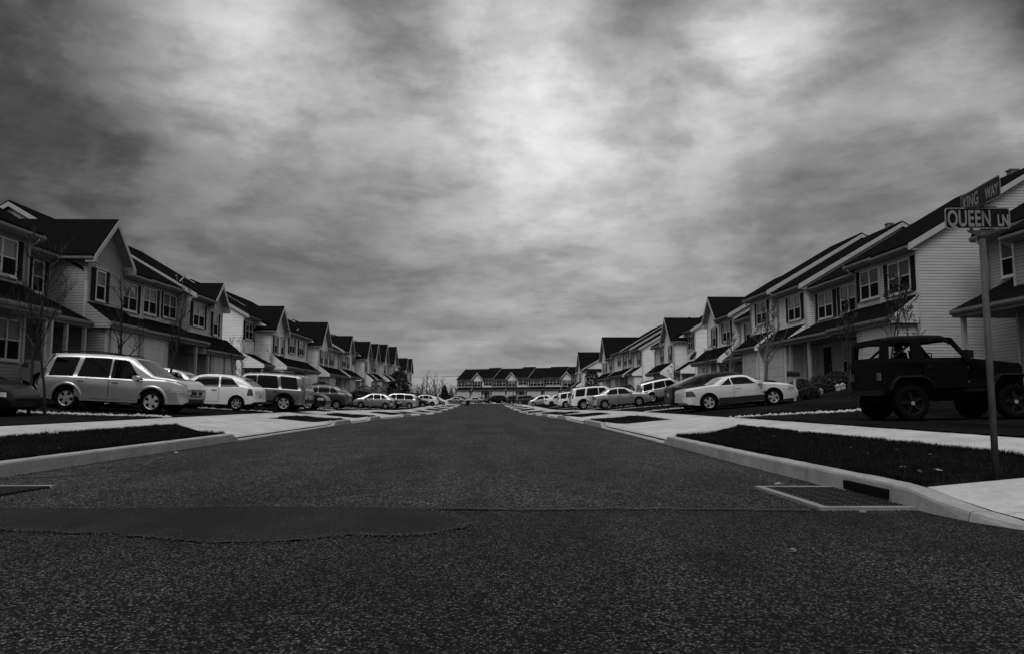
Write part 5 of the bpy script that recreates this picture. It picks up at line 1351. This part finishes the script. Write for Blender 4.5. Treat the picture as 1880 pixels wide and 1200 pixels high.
# ------------------------------------------------------------------ trees and shrubs
def bare_tree(name, loc, H, spread, seed, label, grp=None, bark=M_bark, r0=.05, nb=9, leaves=0, lean=0, first=.3, twig=True, up=.75, depth=3, cat='tree'):
    rnd = random.Random(seed); root = empty(name, loc, 0, label, cat, grp)
    tr = MB(); br = MB(); lf = MB(); tips = []
    path = []; n = 9; p = Vector((0, 0, -.1)); d = Vector((lean, 0, 1))
    for i in range(n + 1):
        path.append(p.copy()); d = (d + Vector((rnd.gauss(0, .05), rnd.gauss(0, .05), .05))).normalized(); p = p + d * (H * .92 / n)
    rads = [max(.008, r0 * (1 - .88 * i / n)) for i in range(n + 1)]
    tr.tube(path, rads, bark, 7)
    def branch(p, d, ln, r, lvl):
        pts = [p]; q = p.copy(); k = 5; dd = d.copy()
        for i in range(k):
            dd = (dd + Vector((rnd.gauss(0, .13), rnd.gauss(0, .13), rnd.gauss(.07, .07)))).normalized(); q = q + dd * ln / k; pts.append(q.copy())
        br.tube(pts, [max(.006, r * (1 - .75 * i / k)) for i in range(k + 1)], bark, 4 if lvl > 1 else 5, False)
        tips.extend(pts[2:])
        if lvl < depth:
            for j in range(rnd.randint(3, 5) if lvl == 1 else rnd.randint(2, 4)):
                t = rnd.uniform(.25, .95); i = min(k - 1, int(t * k)); b0 = pts[i].lerp(pts[i + 1], t * k - i)
                nd_ = (dd + Vector((rnd.gauss(0, .6), rnd.gauss(0, .6), rnd.uniform(-.1, .5)))).normalized()
                branch(b0, nd_, ln * rnd.uniform(.3, .6), r * .5, lvl + 1)
    for b in range(nb):
        t = lerp(first, .97, (b + rnd.random() * .6) / nb); i = min(n - 1, int(t * n)); b0 = path[i].lerp(path[i + 1], t * n - i)
        a = b * 2.4 + rnd.uniform(-.4, .4); ln = spread * (1.15 - .75 * (t - first) / (1 - first)) * rnd.uniform(.75, 1.15)
        branch(b0, Vector((math.cos(a) * (1 - up * .6), math.sin(a) * (1 - up * .6), up)).normalized(), ln, r0 * .45 * (1.1 - t * .6), 1)
    tr.build('trunk', root, fix=False); br.build('branches', root, fix=False)
    if leaves:
        for i in range(leaves):
            c = rnd.choice(tips) + Vector((rnd.gauss(0, .03), rnd.gauss(0, .03), rnd.gauss(0, .03))); s_ = rnd.uniform(.018, .042)
            a = Vector((rnd.gauss(0, 1), rnd.gauss(0, 1), rnd.gauss(0, 1))).normalized() * s_; b = Vector((rnd.gauss(0, 1), rnd.gauss(0, 1), rnd.gauss(0, 1))).normalized() * s_
            lf.face([c - a, c + b, c + a, c - b], M_leaf)
        lf.build('leaves', root, fix=False)
    return root
def gz(x, y): return surf(x, y)
GT = 'bare young trees in the front gardens'
T_ = [(-13.35, 22.6, 5.4, 2.1, 3, .055, 13, 'spreading bare tree in front of the near-left porch', 0, M_bark, .34, .55),
      (-13.1, 23.0, 4.6, .9, 33, .045, 8, 'thin second stem beside the spreading bare tree at near left', 0, M_bark, .3, .8),
      (-14.4, 30.6, 5.5, 1.2, 5, .075, 12, 'upright bare tree before the twin garage doors on the left', 0, M_bark, .3, .75),
      (-14.6, 34.9, 5.9, 1.2, 8, .075, 13, 'tallest bare sapling, rising past the left roofline beside the satellite dish', 0, M_bark, .35, .85),
      (-15.5, 46.5, 4.4, .7, 11, .05, 9, 'thin bare sapling left of the bright end wall on the left', 0, M_bark, .25, .8),
      (-15.6, 48.7, 4.6, .9, 12, .05, 9, 'bare sapling in front of the bright end wall on the left', 0, M_bark, .25, .8),
      (-14.7, 51.5, 3.9, .8, 14, .04, 8, 'bare sapling by the recessed porch of the second left terrace', 0, M_bark, .25, .8),
      (-15.2, 62.5, 3.6, .9, 15, .05, 9, 'low bare tree before the second left terrace garage', 0, M_bark, .2, .6),
      (13.1, 27.9, 4.3, .9, 21, .06, 10, 'dark forked sapling with few leaves left of the off-roader', 260, M_bark, .3, .8),
      (13.2, 25.4, 4.5, 1.1, 22, .05, 10, 'sapling rising behind the off-roader roof with sparse leaves', 420, M_bark, .4, .75),
      (13.9, 24.9, 4.4, .8, 29, .035, 7, 'thin sapling rising behind the off-roader nearest the bare end wall', 260, M_bark, .4, .8),
      (13.6, 38.2, 4.9, 1.25, 23, .11, 14, 'pale mottled birch before the right garage doors with sparse leaves', 900, M_palebark, .35, .7),
      (14.8, 47.5, 4.3, 1.0, 24, .07, 11, 'pale sapling left of the mottled birch with a few leaves', 500, M_palebark, .3, .75),
      (14.8, 52.5, 3.8, .8, 25, .05, 9, 'bare sapling below the first right-hand gable', 100, M_bark, .3, .8),
      (15.0, 63.2, 3.2, 1.0, 26, .06, 10, 'bare bush-like tree before the first detached gable on the right', 60, M_bark, .15, .6),
      (15.3, 72.5, 3.0, 1.0, 27, .06, 10, 'bare vase-shaped sapling behind the pale compact SUV', 0, M_bark, .15, .6)]
for (x, y, H, sp, sd, r0, nb, lab, lv, bk, fi, up) in T_:
    bare_tree('bare_tree', (x, y, gz(x, y)), H, sp, sd, lab, GT, bk, r0, nb, lv, first=fi, up=up)
for i, (x, y, H, sp) in enumerate([(-19, 226, 9.0, 3.0), (-16.6, 230, 8.2, 2.6), (-15.0, 233, 7.6, 2.4), (-21.5, 236, 6.0, 2), (-24, 225, 6.4, 2.2), (-26.5, 222, 7, 2.4), (-12.5, 236, 5.6, 2), (-28.5, 216, 7.6, 2.5), (-31, 214, 6.5, 2.2), (-22.8, 240, 5.2, 1.8)]):
    bare_tree('bare_tree', (x, y, gz(x, y)), H, sp, 60 + i, ['tallest distant bare tree left of the end terrace', 'distant bare tree just right of the tallest one', 'third distant bare tree from the conical evergreen', 'short distant bare tree behind the dark hedge', 'distant bare tree between the black evergreen and tallest bare tree', 'distant bare tree beside the black evergreen on its right', 'small bare tree beside the conical evergreen',
        'distant bare tree partly behind the black evergreen', 'leftmost distant bare tree, by the farthest houses', 'smallest distant bare tree above the hedge'][i], 'distant bare trees', M_bark, .20, 12, 0, first=.22, up=.6, depth=3)
def evergreen(name, loc, H, rad, seed, label, mat_=M_ever, n=2600, shape='cone', leaf=.10, cat='tree', grp=None):
    rnd = random.Random(seed); root = empty(name, loc, 0, label, cat, grp)
    t = MB(); t.tube([(0, 0, -.1), (0, 0, H * .8)], [rad * .09, rad * .02], M_bark, 6); t.build('trunk', root, fix=False)
    m = MB(); k = m.mi(mat_)
    lob = [(rnd.uniform(0, 2 * PI), rnd.uniform(.15, .9), rnd.uniform(.7, 1.25)) for _ in range(14)]
    for i in range(n):
        h = rnd.random() ** 1.15
        if shape == 'cone': rr = rad * (1 - h) ** .75 * (1 if h > .06 else .8)
        else: rr = rad * math.sqrt(max(0, 1 - (2 * h - .9) ** 2 / 1.25))
        a = rnd.uniform(0, 2 * PI)
        w = 1 + .35 * noise.noise((math.cos(a) * 2, math.sin(a) * 2, h * 5 + seed)); q = rr * w * math.sqrt(rnd.uniform(.25, 1))
        c = Vector((math.cos(a) * q, math.sin(a) * q, .05 + h * H)); s_ = leaf * rnd.uniform(.6, 1.4)
        u = Vector((rnd.gauss(0, 1), rnd.gauss(0, 1), rnd.gauss(0, .6))).normalized() * s_; v = Vector((rnd.gauss(0, 1), rnd.gauss(0, 1), rnd.gauss(0, 1))).normalized() * s_ * .6
        j = len(m.v); m.v += [tuple(c - u), tuple(c + v), tuple(c + u), tuple(c - v)]; m.f.append((j, j + 1, j + 2, j + 3)); m.m.append(k); m.sm.append(False)
    m.build('crown', root, fix=False); return root
evergreen('evergreen_tree', (-16.0, 133, gz(-16, 133)), 5.2, 1.9, 1, 'broad black evergreen at the end of the left houses', n=4200, shape='round', leaf=.16)
evergreen('evergreen_tree', (-12.6, 206, gz(-12.6, 206)), 4.2, 1.7, 2, 'small conical evergreen left of the end terrace', n=2200, leaf=.2)
evergreen('evergreen_tree', (15.2, 116.5, gz(15.2, 116.5)), 4.3, 1.15, 3, 'dark upright evergreen before the white end wall on the far right', n=3600, shape='round', leaf=.12)
evergreen('evergreen_tree', (-7.9, 203, gz(-7.9, 203)), 2.6, 1.2, 4, 'low evergreen beside the left corner of the end terrace', n=1200, leaf=.18)
GS = 'shrubs in the front gardens'
sh = [(13.2, 32.6, .75, .55, 'round dark shrub right of the silver coupe, nearest its bonnet'), (14.2, 32.9, .70, .55, 'middle dark shrub at the foot of the right-hand porch'), (15.1, 33.2, .72, .55, 'dark shrub below the stone base of the right-hand window'),
      (12.7, 30.4, .5, .4, 'low shrub touching the front of the silver coupe'), (14.6, 66, 1.9, 1.1, 'leafy grey bush before the first detached gable on the right'), (-15.4, 70, 1.9, 1.1, 'dense bush before the middle left terrace, nearer'), (-15.2, 92, 2.2, 1.3, 'dense bush before the third black gable on the left'), (-15.0, 100, 2.4, 1.4, 'dark bush between the middle and far left terraces'),
      (-14.8, 112, 2.3, 1.3, 'dark bush before the far left terrace'), (-15, 122, 2.2, 1.3, 'dark bush near the wide-roofed far left house'), (-13.4, 46.4, 1.0, .7, 'low dark shrub beyond the dark boxy SUV'), (14.9, 84, 1.6, .9, 'grey shrub beside the fourth block on the right')]
for i, (x, y, H, rd, lab) in enumerate(sh):
    evergreen('shrub', (x, y, gz(x, y)), H, rd, 20 + i, lab, M_shrub, 1100, 'round', .05 + H * .02, 'shrub', GS)
# far hedge line and field edge behind the left end
rnd = random.Random(5)
m = MB(); k = m.mi(M_ever)
for i in range(9000):
    x = rnd.uniform(-46, -9); y = 212 - x * .3 + rnd.gauss(0, 1.2); H = 1.7 + 1.0 * noise.noise((x * .35, 1, 2)); c = Vector((x, y, gz(x, y) + rnd.random() * max(.4, H)))
    u = Vector((rnd.gauss(0, 1), rnd.gauss(0, 1), rnd.gauss(0, 1))).normalized() * .2; v = Vector((rnd.gauss(0, 1), rnd.gauss(0, 1), rnd.gauss(0, 1))).normalized() * .14
    j = len(m.v); m.v += [tuple(c - u), tuple(c + v), tuple(c + u), tuple(c - v)]; m.f.append((j, j + 1, j + 2, j + 3)); m.m.append(k); m.sm.append(False)
tag(m.build('hedge', fix=False), 'dark overgrown hedge line closing the field beyond the left houses', 'hedge')
m = MB(); k = m.mi(M_bark)
for i in range(700):
    x = rnd.uniform(-110, 90); y = 300 + rnd.uniform(-15, 40); H = rnd.uniform(3, 7) ; zz = gz(x, y) - .3
    m.tube([(x, y, zz), (x + rnd.gauss(0, .3), y, zz + H * .6), (x + rnd.gauss(0, .7), y, zz + H)], [.10, .06, .02], M_bark, 3, False)
    for q in range(5):
        t = rnd.uniform(.3, .8); m.tube([(x, y, zz + H * t), (x + rnd.uniform(-1, 1), y, zz + H * (t + .28))], [.05, .015], M_bark, 3, False)
tag(m.build('far_woods', fix=False), 'leafless woodland edge on the horizon', 'woods', None, 'stuff')

# ------------------------------------------------------------------ street furniture
lp = empty('street_lamp', (4.1, 149.0, surf(4.1, 149)), 0, 'thin dark street lamp at the far right end of the street', 'street lamp')
m = MB(); m.tube([(0, 0, 0), (0, 0, .5), (0, 0, 4.3)], [.10, .07, .05], M_black, 8); m.build('post', lp)
m = MB(); m.prism([(-.10, 0), (.10, 0), (.17, .34), (-.17, .34)], lambda p, t: (p[0], t, p[1] + 4.3), -.14, .14, M_lamp); m.build('lantern', lp)
m = MB(); m.prism([(-.2, .342), (.2, .342), (0, .52)], lambda p, t: (p[0], t, p[1] + 4.3), -.17, .17, M_black); m.build('cap', lp)
bn = empty('wheelie_bin', (-4.75, 150.5, roadz(150.5) + .03), .2, 'black wheeled rubbish bin standing at the far left kerb', 'bin')
m = MB(); m.prism([(-.32, .08), (.32, .08), (.40, 1.0), (-.38, 1.0)], lambda p, t: (t * (.9 + .1 * p[1]), p[0], p[1]), -.32, .32, M_plastic); m.build('bin_body', bn)
m = MB(); m.prism([(-.42, 1.002), (.42, 1.002), (.36, 1.10), (-.34, 1.12)], lambda p, t: (t, p[0], p[1]), -.36, .36, M_plastic); m.build('lid', bn)
m = MB(); m.tube([(-.34, .3, .1), (-.26, .3, .1)], .1, M_tyre, 12); m.tube([(.26, .3, .1), (.34, .3, .1)], .1, M_tyre, 12); m.build('wheel', bn)
gp = 'utility poles beyond the field'
pts = [(-80, 285), (-44, 262), (-10, 250), (40, 252)]
for i, (x, y) in enumerate(pts[:3]):
    u = empty('utility_pole', (x, y, gz(x, y)), 0, ['utility pole hidden low behind the left houses', 'utility pole behind the farthest left houses', 'utility pole by the conical evergreen carrying the wire'][i], 'utility pole', gp)
    m = MB(); m.tube([(0, 0, 0), (0, 0, 8.6)], [.15, .10], M_bark, 8); m.build('pole', u)
    m = MB(); m.box(-1.1, 1.1, -.06, .06, 7.9, 8.05, M_bark); m.build('crossarm', u)
m = MB()
for dz in (8.1,):
    P = []
    for (a, b), (c_, d_) in zip(pts, pts[1:]):
        for i in range(12):
            t = i / 12; x, y = lerp(a, c_, t), lerp(b, d_, t); P.append((x, y, lerp(gz(a, b), gz(c_, d_), t) + dz - 1.6 * t * (1 - t)))
    m.tube(P, .05, M_black, 4, False)
tag(m.build('power_line', fix=False), 'thin overhead wire crossing the field below the clouds', 'wire')
# lantern on the mailbox-like post beside the coupe, flower pots, litter
mp_ = empty('mailbox', (12.15, 30.6, surf(12.15, 30.6)), 0, 'black mailbox on a post at the nose of the silver coupe', 'mailbox')
m = MB(); m.box(-.04, .04, -.04, .04, 0, 1.0, M_trim); m.build('post', mp_)
m = MB(); m.prism([(-.10, 0), (.10, 0), (.10, .12), (.07, .19), (0, .22), (-.07, .19), (-.10, .12)], lambda p, t: (t, p[0], p[1] + 1.0), -.26, .2, M_plastic); m.build('box', mp_)
for i, (x, y) in enumerate([(13.7, 31.8), (14.55, 32.0), (14.8, 32.1)]):
    f = empty('garden_lantern', (x, y, surf(x, y)), 0, ['small white garden lantern between the first and second dark shrubs', 'left one of two white lanterns close together before the porch shrubs', 'right one of two white lanterns close together before the porch shrubs'][i], 'lantern', 'white garden lanterns')
    m = MB(); m.prism([(-.07, 0), (.07, 0), (.09, .2), (-.09, .2)], lambda p, t: (p[0], t, p[1]), -.07, .07, M_trim); m.build('body', f)
    m = MB(); m.prism([(-.1, .2), (.1, .2), (0, .3)], lambda p, t: (p[0], t, p[1]), -.1, .1, M_trim); m.build('cap', f)
rnd = random.Random(9)
def litter(x, y, s_, label, m_=M_signtext):
    m = MB(); z = (rz_(x, y) if edge(-1, y) < x < edge(1, y) else surf(x, y)) + .012
    P = [(x + math.cos(t) * s_ * rnd.uniform(.6, 1.2), y + math.sin(t) * s_ * rnd.uniform(.5, 1), z + rnd.uniform(0, .35) * s_) for t in [0, 1.1, 2.2, 3.1, 4.2, 5.3]]
    c_ = (x, y, z + s_ * .45)
    for i in range(6): m.face([P[i], P[(i + 1) % 6], c_], m_); m.face([(P[(i + 1) % 6][0], P[(i + 1) % 6][1], z - .006), (P[i][0], P[i][1], z - .006), (x, y, z - .008)], m_)
    tag(m.build('fallen_leaf', fix=False), label, 'leaf', 'leaves and scraps on the ground')
litter(3.15, 6.55, .035, 'pale curled leaf on the asphalt in front of the right storm drain')
litter(3.25, 8.75, .05, 'pale scrap on the asphalt behind the right storm drain')
litter(-5.75, 14.3, .05, 'pale scrap against the left kerb')
litter(-3.6, 13.2, .05, 'dark leaf on the asphalt left of the road centre', M_leaf)
litter(4.6, 7.9, .05, 'pale leaf in the right verge grass left of the sign pole')
litter(4.45, 8.3, .04, 'smaller leaf in the right verge grass', M_signtext)
litter(1.9, 4.9, .03, 'small leaf on the near asphalt right of centre')
# loose chippings along the patch, the seam and the gutters
M_chip = mat('loose_chippings', .055, .9, .6, 40, spec=0)
def chips(pts, n, spread, seed, r0=.004, r1=.010, label='loose dark chippings scattered on the asphalt'):
    rnd = random.Random(seed); m = MB(); seg = list(zip(pts, pts[1:])); ln = [math.dist(a, b) for a, b in seg]
    for i in range(n):
        a, b = rnd.choices(seg, ln)[0]; t = rnd.random(); x, y = lerp(a[0], b[0], t) + rnd.gauss(0, spread), lerp(a[1], b[1], t) + rnd.gauss(0, spread)
        if not (edge(-1, y) + .01 < x < edge(1, y) - .01) and y > 6.9: continue
        r = rnd.uniform(r0, r1); z = rz_(x, y) + .003 + .007 * (y < 7.1 and x < -.1 and y > 5.3); k = rnd.uniform(0, 6)
        P = [(x + math.cos(k + q * 2.1) * r * rnd.uniform(.7, 1.4), y + math.sin(k + q * 2.1) * r * rnd.uniform(.7, 1.4), z) for q in range(3)]
        tp = (x, y, z + r * rnd.uniform(.7, 1.2))
        for q in range(3): m.face([P[q], P[(q + 1) % 3], tp], M_chip)
    tag(m.build('loose_grit', fix=False), label, 'grit', None, 'stuff')
chips(PATCH[1:21], 2600, .05, 1); chips([(-.8, 6.9), (3.6, 6.75)], 1300, .06, 2)
chips([(3.66, 9), (3.78, 16), (3.8, 30)], 1500, .06, 3, .005, .014, 'grit gathered in the gutter at the right kerb')
chips([(-6.05, 9.5), (-6.05, 19), (-6.05, 32)], 1500, .07, 4, .005, .014, 'grit gathered in the gutter at the left kerb')
chips([(-3, 3.4), (4, 5.8)], 900, 1.2, 6, .003, .008)
rnd = random.Random(77)
m = MB()
for i in range(150):
    s_ = rnd.choice((1, -1)); y = rnd.uniform(7.4, 17) if s_ > 0 else rnd.uniform(10, 19); e = rnd.uniform(.3, 2.2); x = edge(s_, y) + s_ * e; z = surf(x, y) + rnd.uniform(.01, .05); q = rnd.uniform(.012, .028)
    u = Vector((rnd.gauss(0, 1), rnd.gauss(0, 1), rnd.gauss(0, .4))).normalized() * q; v = Vector((rnd.gauss(0, 1), rnd.gauss(0, 1), rnd.gauss(0, .4))).normalized() * q * .7; c_ = Vector((x, y, z))
    m.face([c_ - u, c_ + v, c_ + u, c_ - v], M_leaf)
tag(m.build('leaf_scatter', fix=False), 'small dry leaves scattered through the verge grass', 'leaves', None, 'stuff')
